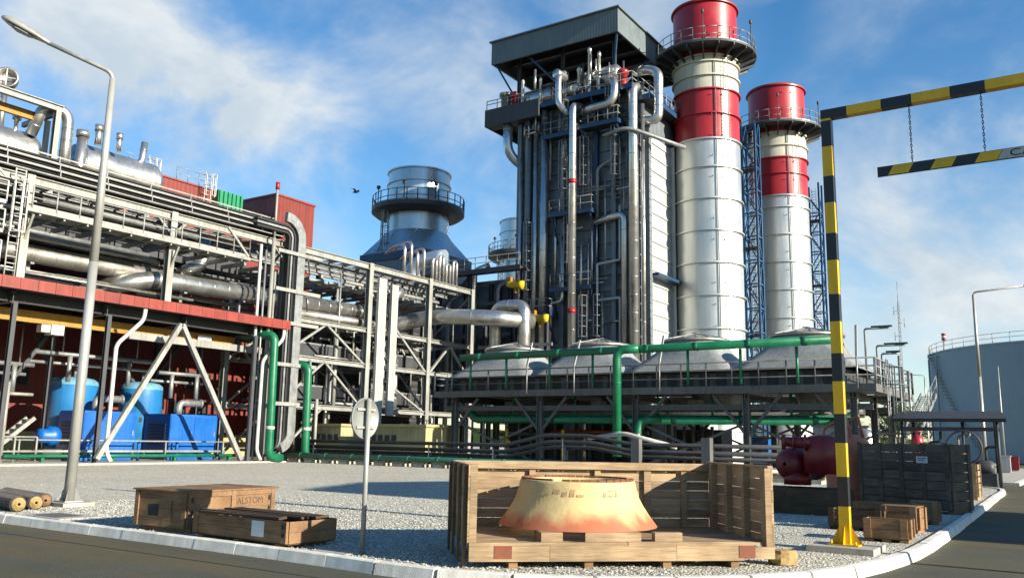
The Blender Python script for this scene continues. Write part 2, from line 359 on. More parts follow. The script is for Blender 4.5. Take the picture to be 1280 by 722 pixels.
# ------------------------------------------------------------------ ground, road, kerb
def groundmat(name, cols, scale, rough, bump, bdist, spots=None, big=.08, speck=0):
    mt = bpy.data.materials.new(name); mt.use_nodes = True; nt = mt.node_tree; L = nt.links.new; b = nt.nodes['Principled BSDF']; b.inputs['Roughness'].default_value = rough; b.inputs['Specular IOR Level'].default_value = .25
    tc = nd(nt, 'ShaderNodeTexCoord')
    v = nd(nt, 'ShaderNodeTexVoronoi'); v.inputs['Scale'].default_value = scale; L(tc.outputs['Object'], v.inputs['Vector'])
    sep = nd(nt, 'ShaderNodeSeparateColor'); L(v.outputs['Color'], sep.inputs[0])
    n = nd(nt, 'ShaderNodeTexNoise'); n.inputs['Scale'].default_value = big; n.inputs['Detail'].default_value = 10; n.inputs['Roughness'].default_value = .7; L(tc.outputs['Object'], n.inputs['Vector'])
    r0 = nd(nt, 'ShaderNodeMapRange'); r0.inputs[1].default_value = .35; r0.inputs[2].default_value = .65; L(n.outputs['Fac'], r0.inputs[0])
    mx = nd(nt, 'ShaderNodeMix', data_type='RGBA'); mx.inputs[6].default_value = (*cols[0], 1); mx.inputs[7].default_value = (*cols[1], 1); L(r0.outputs[0], mx.inputs[0])
    r = nd(nt, 'ShaderNodeMapRange'); r.inputs[3].default_value = cols[2][0]; r.inputs[4].default_value = cols[2][1]; L(sep.outputs[0], r.inputs[0])
    sc = nd(nt, 'ShaderNodeVectorMath', operation='SCALE'); L(mx.outputs[2], sc.inputs[0]); L(r.outputs[0], sc.inputs['Scale'])
    cout = sc.outputs[0]
    if speck:                          # larger stones and patches that still read from afar
        n4 = nd(nt, 'ShaderNodeTexNoise'); n4.inputs['Scale'].default_value = speck; n4.inputs['Detail'].default_value = 6; n4.inputs['Roughness'].default_value = .85; L(tc.outputs['Object'], n4.inputs['Vector'])
        r4 = nd(nt, 'ShaderNodeMapRange'); r4.inputs[1].default_value = .32; r4.inputs[2].default_value = .68; r4.inputs[3].default_value = .55; r4.inputs[4].default_value = 1.4; L(n4.outputs['Fac'], r4.inputs[0])
        s4 = nd(nt, 'ShaderNodeVectorMath', operation='SCALE'); L(cout, s4.inputs[0]); L(r4.outputs[0], s4.inputs['Scale']); cout = s4.outputs[0]
    if spots:
        n2 = nd(nt, 'ShaderNodeTexNoise'); n2.inputs['Scale'].default_value = .5; n2.inputs['Detail'].default_value = 7
        mp = nd(nt, 'ShaderNodeMapping'); mp.inputs['Scale'].default_value = (.35, 1.6, 1); L(tc.outputs['Object'], mp.inputs['Vector']); L(mp.outputs[0], n2.inputs['Vector'])
        r2 = nd(nt, 'ShaderNodeMapRange'); r2.inputs[1].default_value = .42; r2.inputs[2].default_value = .68; r2.inputs[4].default_value = spots[1]; L(n2.outputs['Fac'], r2.inputs[0])
        m2 = nd(nt, 'ShaderNodeMix', data_type='RGBA'); L(r2.outputs[0], m2.inputs[0]); L(cout, m2.inputs[6]); m2.inputs[7].default_value = (*spots[0], 1); cout = m2.outputs[2]
    L(cout, b.inputs['Base Color'])
    bp = nd(nt, 'ShaderNodeBump'); bp.inputs['Strength'].default_value = bump; bp.inputs['Distance'].default_value = bdist; bp.invert = True; L(v.outputs['Distance'], bp.inputs['Height']); L(bp.outputs[0], b.inputs['Normal'])
    return mt
g = MB(); g.quad((-2500, -2500, -.18), (2500, -2500, -.18), (2500, 2500, -.18), (-2500, 2500, -.18))
STR(g, 'ground', groundmat('earth', ((.14, .12, .075), (.10, .11, .055), (.7, 1.3)), .6, .95, .3, .1))
K['gravel'] = groundmat('gravel', ((.54, .52, .43), (.46, .445, .37), (.62, 1.32)), 24, .95, 1.0, .045, spots=((.40, .36, .28), .35), big=.22, speck=5)
K['asphalt'] = groundmat('asphalt', ((.080, .079, .055), (.06, .063, .045), (.8, 1.2)), 60, .85, .5, .01, spots=((.12, .088, .035), .7), big=.35)
KP = [(-120, 9.5), (-60, 9.5), (-30, 9.5), (-16, 9.5), (-12, 9.5), (-9.4, 9.48), (-7.6, 9.38), (-6.35, 9.64), (-5.2, 10.22), (-4.35, 11.0), (-3.64, 11.98), (-3.15, 13.2), (-2.86, 15), (-2.76, 17), (-2.95, 26), (-3.25, 37), (-3.5, 43.5), (-4.2, 45.2), (-5.6, 46.3), (-8.2, 46.8), (-9.5, 46.8)]
def catmull(P, n=8):
    out = []
    for i in range(len(P) - 1):
        p0, p1, p2, p3 = P[max(i - 1, 0)], P[i], P[i + 1], P[min(i + 2, len(P) - 1)]
        L0 = max(math.dist(p0, p1), 1e-3); L1 = math.dist(p1, p2); L2 = max(math.dist(p2, p3), 1e-3)
        for k in range(n):
            t = k / n; h00 = 2 * t ** 3 - 3 * t * t + 1; h10 = t ** 3 - 2 * t * t + t; h01 = -2 * t ** 3 + 3 * t * t; h11 = t ** 3 - t * t
            m1 = [(p2[j] - p0[j]) / (L0 + L1) * L1 for j in (0, 1)]; m2 = [(p3[j] - p1[j]) / (L1 + L2) * L1 for j in (0, 1)]
            out.append(tuple(h00 * p1[j] + h10 * m1[j] + h01 * p2[j] + h11 * m2[j] for j in (0, 1)))
    return out + [P[-1]]
inner = catmull(KP)

yard = [(x, y, 0) for x, y in inner[:-1]] + [(-8.4, 60, 0), (-8.4, 170, 0), (-160, 170, 0), (-160, 9.4, 0)]
me = MB(); me.v = [Vector(p) for p in yard]; me.fc(list(range(len(yard))))
STR(me, 'gravel_yard', K['gravel'])
rd = MB(); rd.quad((-150, -30, -.12), (60, -30, -.12), (60, 200, -.12), (-150, 200, -.12)); STR(rd, 'road', K['asphalt'])
sm_ = MB()
for (p, q, wd) in (((-150, 7.55, -.116), (-8.5, 8.45, -.116), .045), ((-8.5, 8.45, -.116), (-4.6, 9.6, -.116), .045), ((-4.6, 9.6, -.116), (-2.0, 12.6, -.116), .04), ((-2.0, 12.6, -.116), (6, 12.9, -.116), .04)):
    p, q = Vector(p), Vector(q); d = (q - p).normalized(); n_ = Vector((-d.y, d.x, 0)) * wd / 2; sm_.quad(p - n_, q - n_, q + n_, p + n_)
STR(sm_, 'road_joint', M('road_joint_tar', (.02, .02, .018), .9, 0, .3, 3))
# kerb: precast stones laid end to end along the curve
def resample(pts, st):
    out = [Vector((*pts[0], 0))]; acc = 0
    for a, b in zip(pts, pts[1:]):
        a, b = Vector((*a, 0)), Vector((*b, 0)); Ln = (b - a).length
        if Ln < 1e-6: continue
        t = st - acc
        while t <= Ln: out.append(a + (b - a) * (t / Ln)); t += st
        acc = Ln - (t - st)
    return out
kb = MB(); path = resample([p for p in inner if p[0] > -45], 1.0)
for i, (a, b) in enumerate(zip(path, path[1:])):
    d = (b - a).normalized(); n_ = Vector((d.y, -d.x, 0)); a2 = a + d * .006; b2 = b - d * .006; wob = random.uniform(-.006, .006)
    prof = [(.06, -.16), (.06, .035), (.07, .042), (.20, .042), (.225, .03), (.275, -.16)]
    k = len(kb.v)
    for e in (a2, b2):
        for x, z in prof: kb.v.append(e + n_ * (x + wob) + Vector((0, 0, z + wob * .6)))
    for j in range(5): kb.fc([k + j, k + 6 + j, k + 7 + j, k + j + 1])
    kb.fc([k + j for j in range(6)]); kb.fc([k + 11 - j for j in range(6)])
STR(kb, 'kerb', K['kerb'])
fk = MB(); fk.box(-3.5, -3.2, 52, 95, -.16, .04); fk.box(-8.2, -3.5, 52, 52.3, -.16, .04); STR(fk, 'far_kerb', K['kerb'])
fp = MB(); fp.box(-8.3, -3.52, 52.32, 95, -.17, .012); STR(fp, 'far_pavement', K['conc'])
# loose gravel stones near the kerb
st = MB()
def stone(x, y, r):
    k = len(st.v); c = Vector((x, y, r * .35)); a = random.random() * 6.28
    vs_ = [Vector((math.cos(a + t) * r * random.uniform(.7, 1.2), math.sin(a + t) * r * random.uniform(.7, 1.2), random.uniform(-.2, .25) * r)) for t in (0, 1.25, 2.5, 3.8, 5.0)]
    st.v.extend(c + q for q in vs_); st.v.append(c + Vector((random.uniform(-.3, .3) * r, random.uniform(-.3, .3) * r, r * random.uniform(.45, .75))))
    for i in range(5): st.fc([k + i, k + (i + 1) % 5, k + 5])
near_k = [q for q in (Vector((*p, 0)) for p in resample([p for p in inner if -24 < p[0] and p[1] < 26], .1))]
n = 0
while n < 34000:
    x = random.uniform(-21, -2.8); y = 9.45 + abs(random.gauss(0, 1)) * 5.0
    if y > 24: continue
    if x > -2.8 or any((y < a_[1] + .03 or (a_[1] > 10.5 and x > a_[0] - .03)) for a_ in near_k if abs(a_[0] - x) < .12): continue
    stone(x, y, random.uniform(.010, .026)); n += 1
tag(st.build('gravel', K['loosestone']), None, None, kind='stuff')

# ------------------------------------------------------------------ big open crate
A0 = math.atan2(3.1, 3.3); OX, OY = -7.06, 9.68
oc = T('open_crate', 'big open pine shipping crate with its front side removed, a cone standing inside', 'crate', (OX, OY, 0), rz=A0, local=True)
W_, D_, Hh = 4.36, 2.32, 1.37
def planks(mb, o, du, dv, nrm, nb, th=.025, gap=.008, jit=.006):
    o, du, dv, nrm = map(Vector, (o, du, dv, nrm)); h = dv / nb
    for i in range(nb):
        j = random.uniform(-jit, jit)
        mb.obox(o + du / 2 + h * (i + .5) + nrm * (th / 2 + j * .3), du / 2 * (1 + j * .5), h / 2 - h.normalized() * gap / 2, nrm * th / 2)
fl = MB()
for i in range(15): fl.box(.02, W_ - .02, .065 + i * .147, .065 + i * .147 + .138, .30, .335)
fl.build('floor', K['wood'], oc)
b = MB(); b.box(0, 1.1, -.05, .05, .10, .30); b.box(1.105, 2.9, -.05, .05, .10, .30); b.box(2.905, 3.9, -.05, .05, .10, .30); b.box(3.91, W_, -.045, .05, .12, .28); b.build('front_beam', K['wood'], oc)
b = MB(); b.box(-.0, 2.2, -.04, .06, .302, .345); b.box(2.21, 4.05, -.04, .055, .302, .35); b.build('front_rail', K['wood'], oc)
for x in (.55, 1.6, 2.72, 3.72): b = MB(); b.box(x, x + .12, .0, D_, 0, .098); b.build('skid', K['boxwood'], oc)
for x in (.34, 3.82): b = MB(); b.box(x, x + .24, -.058, -.051, .14, .305); b.build('corner_plate', K['rust'], oc)
b = MB(); planks(b, (0, D_, .32), (W_, 0, 0), (0, 0, Hh - .32), (0, 1, 0), 7); b.build('back_wall', K['wood'], oc)
for x, q in ((.28, .11), (1.25, .1), (2.35, .1), (3.2, .12), (3.85, .1)): b = MB(); b.box(x, x + q, D_ - .07, D_ - .003, .27, Hh + .0); b.build('back_post', K['wood'], oc)
b = MB(); b.box(.02, W_ - .02, D_ - .11, D_ - .075, Hh - .12, Hh - .0); b.build('back_top_rail', K['wood'], oc)
b = MB(); planks(b, (0, 0, .27), (0, D_, 0), (0, 0, Hh - .27), (-1, 0, 0), 7); b.build('side_wall', K['wood'], oc)
for y in (.0, .75, 1.5): b = MB(); b.box(.003, .10, y, y + .14, .27, Hh); b.build('side_post', K['wood'], oc)
for y in (.1, .8, 1.5, 2.1): b = MB(); b.box(-.07, -.03, y, y + .1, .0, Hh - .02); b.build('outer_batten', K['boxwood'], oc)
b = MB(); planks(b, (W_, 0, .27), (0, D_, 0), (0, 0, Hh - .27), (1, 0, 0), 7); b.build('side_wall', K['wood'], oc)
for y, q in ((.0, .16), (.72, .1), (1.35, .1), (1.95, .1)): b = MB(); b.box(W_ - .1, W_ - .003, y, y + q, .27, Hh); b.build('side_post', K['wood'], oc)
b = MB(); b.box(W_ - .05, W_ + .03, .0, D_, Hh + .002, Hh + .035); b.build('top_rail', K['wood'], oc)

# the cone inside
ca, sa = math.cos(A0), math.sin(A0)
def oc_w(x, y, z=0): return Vector((OX + ca * x - sa * y, OY + sa * x + ca * y, z))
def cone_mat():
    mt = M('cone_coating', (.50, .40, .185), .7, 0, .08, 1.6, .08, bump=.15, bscale=18); nt = mt.node_tree; L = nt.links.new; b = nt.nodes['Principled BSDF']
    src = b.inputs['Base Color'].links[0].from_socket
    tc = nd(nt, 'ShaderNodeTexCoord'); sx = nd(nt, 'ShaderNodeSeparateXYZ'); L(tc.outputs['Object'], sx.inputs[0])
    n = nd(nt, 'ShaderNodeTexNoise'); n.inputs['Scale'].default_value = 2.2; n.inputs['Detail'].default_value = 4; mp = nd(nt, 'ShaderNodeMapping'); mp.inputs['Scale'].default_value = (1.4, 1.4, .35); L(tc.outputs['Object'], mp.inputs[0]); L(mp.outputs[0], n.inputs['Vector'])
    a = nd(nt, 'ShaderNodeMath', operation='MULTIPLY_ADD'); a.inputs[1].default_value = -2.3; a.inputs[2].default_value = .76; L(sx.outputs['Z'], a.inputs[0])
    s_ = nd(nt, 'ShaderNodeMath', operation='ADD'); L(a.outputs[0], s_.inputs[0]); L(n.outputs['Fac'], s_.inputs[1])
    r = nd(nt, 'ShaderNodeMapRange'); r.inputs[1].default_value = .70; r.inputs[2].default_value = 1.12; L(s_.outputs[0], r.inputs[0])
    mx = nd(nt, 'ShaderNodeMix', data_type='RGBA'); L(r.outputs[0], mx.inputs[0]); L(src, mx.inputs[6]); mx.inputs[7].default_value = (.36, .11, .05, 1)
    n2 = nd(nt, 'ShaderNodeTexNoise'); n2.inputs['Scale'].default_value = 3.2; n2.inputs['Detail'].default_value = 5; L(tc.outputs['Object'], n2.inputs['Vector'])
    r2 = nd(nt, 'ShaderNodeMapRange'); r2.inputs[1].default_value = .52; r2.inputs[2].default_value = .66; r2.inputs[4].default_value = .28; L(n2.outputs['Fac'], r2.inputs[0])
    m2 = nd(nt, 'ShaderNodeMix', data_type='RGBA'); L(r2.outputs[0], m2.inputs[0]); L(mx.outputs[2], m2.inputs[6]); m2.inputs[7].default_value = (.28, .15, .09, 1); L(m2.outputs[2], b.inputs['Base Color'])
    return mt
cc = oc_w(1.80, 1.235)
cn = T('diffuser_cone', 'yellow flared metal cone with a scorched red lower edge, standing in the open crate', 'cone', (cc.x, cc.y, .47))
b = MB(); prof = [(1.20, 0), (1.15, .09), (1.075, .22), (1.0, .37), (.935, .53), (.895, .70), (.878, .82), (.865, .865), (.80, .866), (.80, .8), (.86, .5), (.98, .25), (1.15, .0)]
b.lathe((cc.x, cc.y, .47), [(r_, z_ * .76) for r_, z_ in prof], 64); b.build('shell', cone_mat(), cn)
b = MB()
for i in range(40):
    if i % 13 == 5: continue
    t = 2 * PI * i / 40; b.obox((cc.x + .83 * math.cos(t), cc.y + .83 * math.sin(t), .47 + .88 * .77), Vector((-math.sin(t), math.cos(t), 0)) * .058, Vector((math.cos(t), math.sin(t), 0)) * .022, (0, 0, .014))
b.islands('rim_strip', K['rust'], cn)
b = MB()
for a0_, a1_ in ((-2.35, -2.28), (-2.2, -2.1), (-2.05, -1.98), (-1.93, -1.86), (-1.82, -1.72), (-1.4, -1.34), (-1.30, -1.22), (-1.18, -1.14)):
    for k in range(3):
        if random.random() < .3: continue
        z0_ = .47 + .76 * (.60 + k * .045); t0, t1 = a0_ + A0, a1_ + A0; rr = .928 - k * .014
        b.quad(*[(cc.x + rr_ * math.cos(t), cc.y + rr_ * math.sin(t), z) for t, z, rr_ in ((t0, z0_, rr), (t1, z0_, rr), (t1, z0_ + .03, rr - .01), (t0, z0_ + .03, rr - .01))])
b.islands('faded_marking', M('faded_red_ink', (.34, .21, .11), .8, 0, .3, 14), cn)
for (x, w2, lab) in ((1.62, .80, 'long timber block under the front edge of the cone'), (2.62, .40, 'short timber block right beside the long one, under the cone'), (1.0, .3, 'timber block under the shaded left edge of the cone')):
    o = T('timber_block', lab, 'timber', oc_w(x, .04, .335), rz=A0, local=True); b = MB(); b.box(0, w2, 0, .14 if x != 1.0 else .5, .002, .133); ob = b.build('block', K['wood'], o)
b = MB(); b.lathe((0, 0, 0), [(.02, 0), (.17, .01), (.19, .09), (.185, .17), (.15, .205), (.02, .21)], 9, smooth=False)
for v in b.v: v.x *= 1.15 + .25 * math.sin(v.y * 19); v.y *= 1 + .2 * math.sin(v.z * 30 + v.x * 9)
p = az(977, 706); b.v = [v + Vector((p.x - .02, p.y + .1, 0)) for v in b.v]; S(b, 'stone_block', K['stone'], 'rough yellow sandstone lump on the gravel at the open crate corner', 'stone')

# ------------------------------------------------------------------ closed crate with stencil, low crate before it
def framed(mb, x0, x1, y0, y1, z0, z1): mb.box(x0, x1, y0, y1, z0, z1)
ra = math.atan2(.12, 1.21)
ct = T('wooden_crate', 'closed brown wooden crate with stencilled letters, behind the low plank-topped crate', 'crate', (-14.5, 9.66, 0), rz=R(4), local=True)
cw, cdp, z0, z1 = 1.34, 2.05, .09, .70
for nm, o_, du, n_ in (('front_panel', (0, 0, z0), (cw, 0, 0), (0, -1, 0)), ('end_panel', (cw, 0, z0), (0, cdp, 0), (1, 0, 0)), ('end_panel', (0, 0, z0), (0, cdp, 0), (-1, 0, 0)), ('back_panel', (0, cdp, z0), (cw, 0, 0), (0, 1, 0))):
    b = MB(); planks(b, o_, du, (0, 0, z1 - z0), n_, 2, .02, .003, .002); b.build(nm, K['boxwood'], ct)
for x in (0, cw - .1): b = MB(); b.box(x, x + .1, -.045, -.0215, z0, z1); b.build('batten', K['boxwood'], ct)
for y in (-.02, .95, cdp - .11): b = MB(); b.box(cw + .0215, cw + .045, y, y + .1, z0, z1); b.build('batten', K['boxwood'], ct)
for z in (z0, z1 - .09):
    b = MB(); b.box(cw + .0215, cw + .04, .081, .948, z, z + .09); b.box(cw + .0215, cw + .04, 1.052, cdp - .112, z, z + .09); b.build('cross_batten', K['boxwood'], ct)
b = MB(); planks(b, (-.06, -.06, z1 + .002), (cw + .12, 0, 0), (0, cdp + .12, 0), (0, 0, 1), 9, .028, .004, .004); b.build('lid', K['boxwood'], ct)
for y in (.1, 1.0, 1.8): b = MB(); b.box(0, cw, y, y + .1, 0, z0 - .002); b.build('skid', K['boxwood'], ct)
mw = Matrix.Translation((cw + .023, 1.42, .50)) @ Matrix.Rotation(PI / 2, 4, 'Z') @ Matrix.Rotation(PI / 2, 4, 'X')
text('ALSTOM', .17, K['fadedink'], ct, mw)
for (y, z) in ((1.88, .5), (1.88, .3), (.03, .52), (.03, .30)):
    b = MB(); b.box(cw + .0455, cw + .047, y - .0, y + .06, z, z + .09); b.build('handling_mark', K['ink'], ct)
b = MB(); b.box(.98, 1.0, -.047, -.046, .2, .55); b.box(.35, .62, -.0235, -.0225, .27, .47); b.islands('handling_mark', K['ink'], ct)

lc = T('low_crate', 'low open brown crate with loose dark boards on top and a white paper label', 'crate', (-12.75, 9.62, 0), rz=R(-3), local=True)
lw, ld = 2.42, .95
for nm, o_, du, n_ in (('front_panel', (0, 0, .08), (lw, 0, 0), (0, -1, 0)), ('back_panel', (0, ld, .08), (lw, 0, 0), (0, 1, 0)), ('end_panel', (lw, 0, .08), (0, ld, 0), (1, 0, 0)), ('end_panel', (0, 0, .08), (0, ld, 0), (-1, 0, 0))):
    b = MB(); planks(b, o_, du, (0, 0, .33), n_, 2, .022, .004, .003); b.build(nm, K['boxwood'], lc)
b = MB(); b.box(0, lw, 0, ld, .06, .078); b.build('floor', K['dkwood'], lc)
for x in (.1, 1.1, 2.1): b = MB(); b.box(x, x + .12, 0, ld, 0, .058); b.build('skid', K['boxwood'], lc)
for x in (0, lw - .12): b = MB(); b.box(x, x + .12, -.046, -.0235, .08, .41); b.build('batten', K['boxwood'], lc)
for (y, x0, x1, z, t) in ((-.03, .1, 2.2, .415, .1), (.12, -.06, 2.1, .418, .09), (.3, .1, 2.35, .412, .14), (.55, -.02, 2.42, .416, .11), (.74, .05, 2.3, .414, .16)):
    b = MB(); b.obox(((x0 + x1) / 2, y + t / 2, z + .02), ((x1 - x0) / 2, random.uniform(-.02, .02), random.uniform(0, .012)), (0, t / 2, 0), (0, 0, .018)); b.build('loose_board', K['dkwood'], lc)
b = MB(); b.box(1.55, 1.86, -.0255, -.0235, .14, .38); b.build('paper_label', K['paper'], lc)
for x in (2.31,):
    for z in (.17, .29): b = MB(); b.box(x, x + .07, -.048, -.0465, z, z + .07); b.build('handling_mark', K['ink'], lc)

# ------------------------------------------------------------------ round sign seen from behind
p = Vector((-9.14, 9.86, 0)); sg = T('round_sign', 'grey back of a round road sign on a thin post beside the low crate', 'road sign', p)
b = MB(); b.tube(p, p + Vector((0, 0, 2.28)), .038, 12); b.build('post', K['lamp'], sg)
dn = Vector((.998, .05, 0))
b = MB(); b.lathe(p + Vector((-.085, 0, 1.99)), [(.01, 0), (.31, 0), (.31, .03), (.30, .03), (.295, .014), (.01, .014)], 40, dn); b.build('disc', M('sign_back', (.27, .29, .275), .55, .2, .12, 3, .2), sg)
for z in (1.85, 2.12): b = MB(); b.bar(p + Vector((-.05, -.2, z)), p + Vector((-.05, .2, z)), .03, .035); b.build('bracket', K['lamp'], sg)

# ------------------------------------------------------------------ street lamps
def street_lamp(p, h, adir, al, label, rise=.42, hs_=1.0):
    t = T('street_lamp', label, 'street lamp', p, 'street lamps'); p = Vector(p); a = Vector(adir).normalized()
    b = MB(); b.tube(p + Vector((0, 0, .1)), p + Vector((0, 0, h * .55)), .125, 14, .105); b.tube(p + Vector((0, 0, h * .55)), p + Vector((0, 0, h)), .105, 14, .075); b.build('pole', K['lamp'], t)
    b = MB(); b.obox(p + Vector((0, 0, .115)), (.22, 0, 0), (0, .22, 0), (0, 0, .015)); b.build('base_plate', K['lamp'], t)
    for k in range(4):
        d = Vector((math.cos(PI / 2 * k + .78), math.sin(PI / 2 * k + .78), 0)); b = MB(); b.quad(p + d * .11 + Vector((0, 0, .13)), p + d * .28 + Vector((0, 0, .13)), p + d * .12 + Vector((0, 0, .42))); b.build('gusset', K['lamp'], t)
    b = MB(); b.obox(p + Vector((0, 0, .05)), (.45, 0, 0), (0, .38, 0), (0, 0, .049)); b.build('footing', K['conc'], t)
    top = p + Vector((0, 0, h)); e = top + a * al + Vector((0, 0, al * rise))
    b = MB(); b.pipe([top - Vector((0, 0, .3)), top + Vector((0, 0, .15)), e], .055, 10, .3); b.build('arm', K['lamp'], t)
    d = (e - top).normalized(); s_ = Vector((0, 0, 1)).cross(d).normalized(); u_ = d.cross(s_)
    rings = []
    for q, wv, hv in ((hs_ * q_, hs_ * w_, hs_ * h_) for q_, w_, h_ in ((-.05, .055, .055), (.12, .09, .075), (.35, .15, .11), (.65, .175, .125), (.9, .15, .11), (1.02, .06, .06))):
        rings.append([e + d * q + s_ * (wv * math.cos(2 * PI * i / 16)) + u_ * (max(-.35, math.sin(2 * PI * i / 16)) * hv) for i in range(16)])
    hd = MB(); hd.skin(rings); hh = hd.build('lamp_head', K['lamp'], t)
    g = MB(); g.skin([[e + d * q + s_ * (wv * math.cos(2 * PI * i / 14)) + u_ * (-.03 - hv * (1 + math.sin(2 * PI * i / 14)) * .4) for i in range(14)] for q, wv, hv in ((hs_ * q_, hs_ * w_, hs_ * h_) for q_, w_, h_ in ((.25, .05, .03), (.4, .11, .09), (.65, .125, .11), (.85, .09, .06)))]); g.build('lens', K['glass'], hh)
    return t
street_lamp((-20.0, 11.56, 0), 10.55, (-.62, -.78, 0), 1.55, 'tall grey street lamp on a concrete footing beside the dark ribbed pipe rolls', .46, 1.15)
street_lamp((-4.95, 55.2, 0), 10.4, (1, .1, 0), 2.6, 'slim street lamp standing at the road beyond the grey crates', .14, 1.2)
street_lamp((-16.9, 120, 0), 10.6, (-1, -.4, 0), 3.4, 'small distant street lamp left of the round storage tank', .1)
b = MB(); b.box(-18.4, -16.9, 9.62, 10.5, .0, .022); b.box(-9.9, -9.2, 9.55, 9.95, 0, .02); STR(b, 'drain_pavement', K['conc'])
b = MB()
for i in range(9): b.box(-18.1 + i * .1, -18.05 + i * .1, 9.75, 10.3, .024, .034)
S(b, 'drain_grate', K['darksteel'], 'flat drain grate set in pale concrete near the left lamp footing', 'drain')
# hose coils
for i, (x, y, L_, r, lab) in enumerate(((-19.1, 9.95, 2.6, .17, 'ribbed dark pipe roll with a pale end, nearest the kerb'), (-19.35, 10.45, 2.7, .165, 'ribbed dark pipe roll with a pale end, middle one of three'), (-19.9, 10.95, 2.8, .16, 'ribbed dark pipe roll lying closest to the lamp footing'))):
    t = T('pipe_roll', lab, 'pipe roll', (x, y, 0), 'ribbed pipe rolls on the gravel'); b = MB(); d = Vector((-.98, .18, 0)); c0 = Vector((x, y, r)); prof = []
    for k in range(26): q = .04 + k * L_ / 26; prof += [(r, q), (r, q + L_ / 45), (r * .88, q + L_ / 40), (r * .88, q + L_ / 27)]
    b.lathe(c0, [(r * .88, .03)] + prof, 16, d, smooth=False); b.build('ribbed_tube', K['coil'], t)
    b = MB(); b.lathe(c0, [(.03, -.03), (r * .35, -.045), (r * .4, -.01), (r * .8, -.01), (r * .86, .035), (.5 * r, .06)], 14, d); b.build('end_cap', K['stone'] if i < 2 else K['boxwood'], t)
# ------------------------------------------------------------------ height-limit portal over the road
px_, py_ = -3.52, 15.45
pt = T('height_gate', 'black and yellow striped height limit gate over the road with a hanging warning bar', 'height gate', (px_, py_, 0))
def stripes(x0, y0, z0, d, Ln, first, w_, name, lens):
    """striped square tube: alternate solid lengths, butted end to end"""
    bl, ye = MB(), MB(); q = 0; i = 0
    while q < Ln - 1e-3:
        l_ = min(lens[i % len(lens)], Ln - q); a = Vector((x0, y0, z0)) + Vector(d) * q; c = a + Vector(d) * l_
        (bl if (i % 2 == 0) == first else ye).bar(a, c, w_, w_, side=(0, 1, 0)); q += l_; i += 1
    return bl, ye
mt2 = [K['blk'], K['yellow']]
def two(bl, ye, name, par):
    mb = MB()
    for k, s_ in ((0, bl), (1, ye)):
        n0 = len(mb.v); mb.v += s_.v; mb.f += [[i + n0 for i in f] for f in s_.f]; mb.mi += [k] * len(s_.f); mb.sm += s_.sm
    return mb.build(name, mt2, par)
zt = 7.50
bl, ye = stripes(px_, py_, .12, (0, 0, 1), zt - .12, False, .17, 'post', [.60, .485, .555, .485, .55, .48, .55, .48])
two(bl, ye, 'post', pt)
bl, ye = stripes(px_ - .085, py_, zt + .0855, (1, 0, 0), 7.6, True, .17, 'beam', [.45, .57, .49, .59, .52, .59, .5, .58])
two(bl, ye, 'beam', pt)
bl, ye = stripes(px_ + 7.4, py_, .12, (0, 0, 1), zt - .12, False, .17, 'post', [.60, .485, .555, .485, .55, .48, .55, .48])
two(bl, ye, 'post', pt)
for x in (px_, px_ + 7.4):
    b = MB(); b.box(x - .24, x + .24, py_ - .24, py_ + .24, .1015, .12); b.build('base_plate', K['yellow'], pt)
    for sx, sy in ((1, 0), (-1, 0), (0, 1), (0, -1)):
        b = MB(); d = Vector((sx, sy, 0)); o_ = Vector((x, py_, 0)); n_ = Vector((-sy, sx, 0)) * .006
        b.quad(*(o_ + d * .087 + n_ + Vector((0, 0, .121)), o_ + d * .22 + n_ + Vector((0, 0, .121)), o_ + d * .22 + n_ + Vector((0, 0, .16)), o_ + d * .087 + n_ + Vector((0, 0, .42))))
        b.quad(*(o_ + d * .087 - n_ + Vector((0, 0, .121)), o_ + d * .22 - n_ + Vector((0, 0, .121)), o_ + d * .22 - n_ + Vector((0, 0, .16)), o_ + d * .087 - n_ + Vector((0, 0, .42)))); b.build('gusset', K['yellow'], pt)
    for sx in (-1, 1):
        for sy in (-1, 1): b = MB(); b.tube((x + .19 * sx, py_ + .19 * sy, .121), (x + .19 * sx, py_ + .19 * sy, .17), .022, 6); b.build('anchor_bolt', K['yellow'], pt)
    b = MB(); b.box(x - .52, x + .52, py_ - .5, py_ + .5, -.05, .10); b.build('footing', K['conc'], pt)
bz0, bz1 = 6.30, 6.475; bx0, bx1 = -2.71, 3.3
b = MB(); b.box(bx0, bx1, py_ - .02, py_ + .02, bz0, bz1); hb = b.build('warning_bar', K['blk'], pt)
yb = MB(); x = bx0 + .10
def slant(mb, x0, x1, sh=.09): mb.quad((x0, py_ - .0225, bz0 + .008), (x1, py_ - .0225, bz0 + .008), (x1 + sh, py_ - .0225, bz1 - .008), (x0 + sh, py_ - .0225, bz1 - .008))
for x0 in (bx0 + .17, bx0 + .83, bx0 + 1.49): slant(yb, x0, x0 + .32)
for x0 in (1.95, 2.6): slant(yb, x0, x0 + .32)
yb.islands('yellow_stripe', K['yellow'], hb)
wp = MB(); wp.quad((bx0 + 1.82, py_ - .0225, bz0 + .008), (1.9, py_ - .0225, bz0 + .008), (1.99, py_ - .0225, bz1 - .008), (bx0 + 1.91, py_ - .0225, bz1 - .008)); wp.build('white_panel', K['whitep'], hb)
mwt = Matrix.Translation((0.03, py_ - .024, (bz0 + bz1) / 2)) @ Matrix.Rotation(PI / 2, 4, 'X')
tx = text('CAUTION', .165, K['ink'], hb, Matrix.Translation((-.56, 0, 0)) @ mwt)
xs = [v.co.x for v in tx.data.vertices]; x0 = min(xs)
for v in tx.data.vertices: v.co.x = (bx0 + 2.0) + (v.co.x - x0) * 1.5
for o in (tx,):
    for v in o.data.vertices: v.co -= OFF[hb.name]
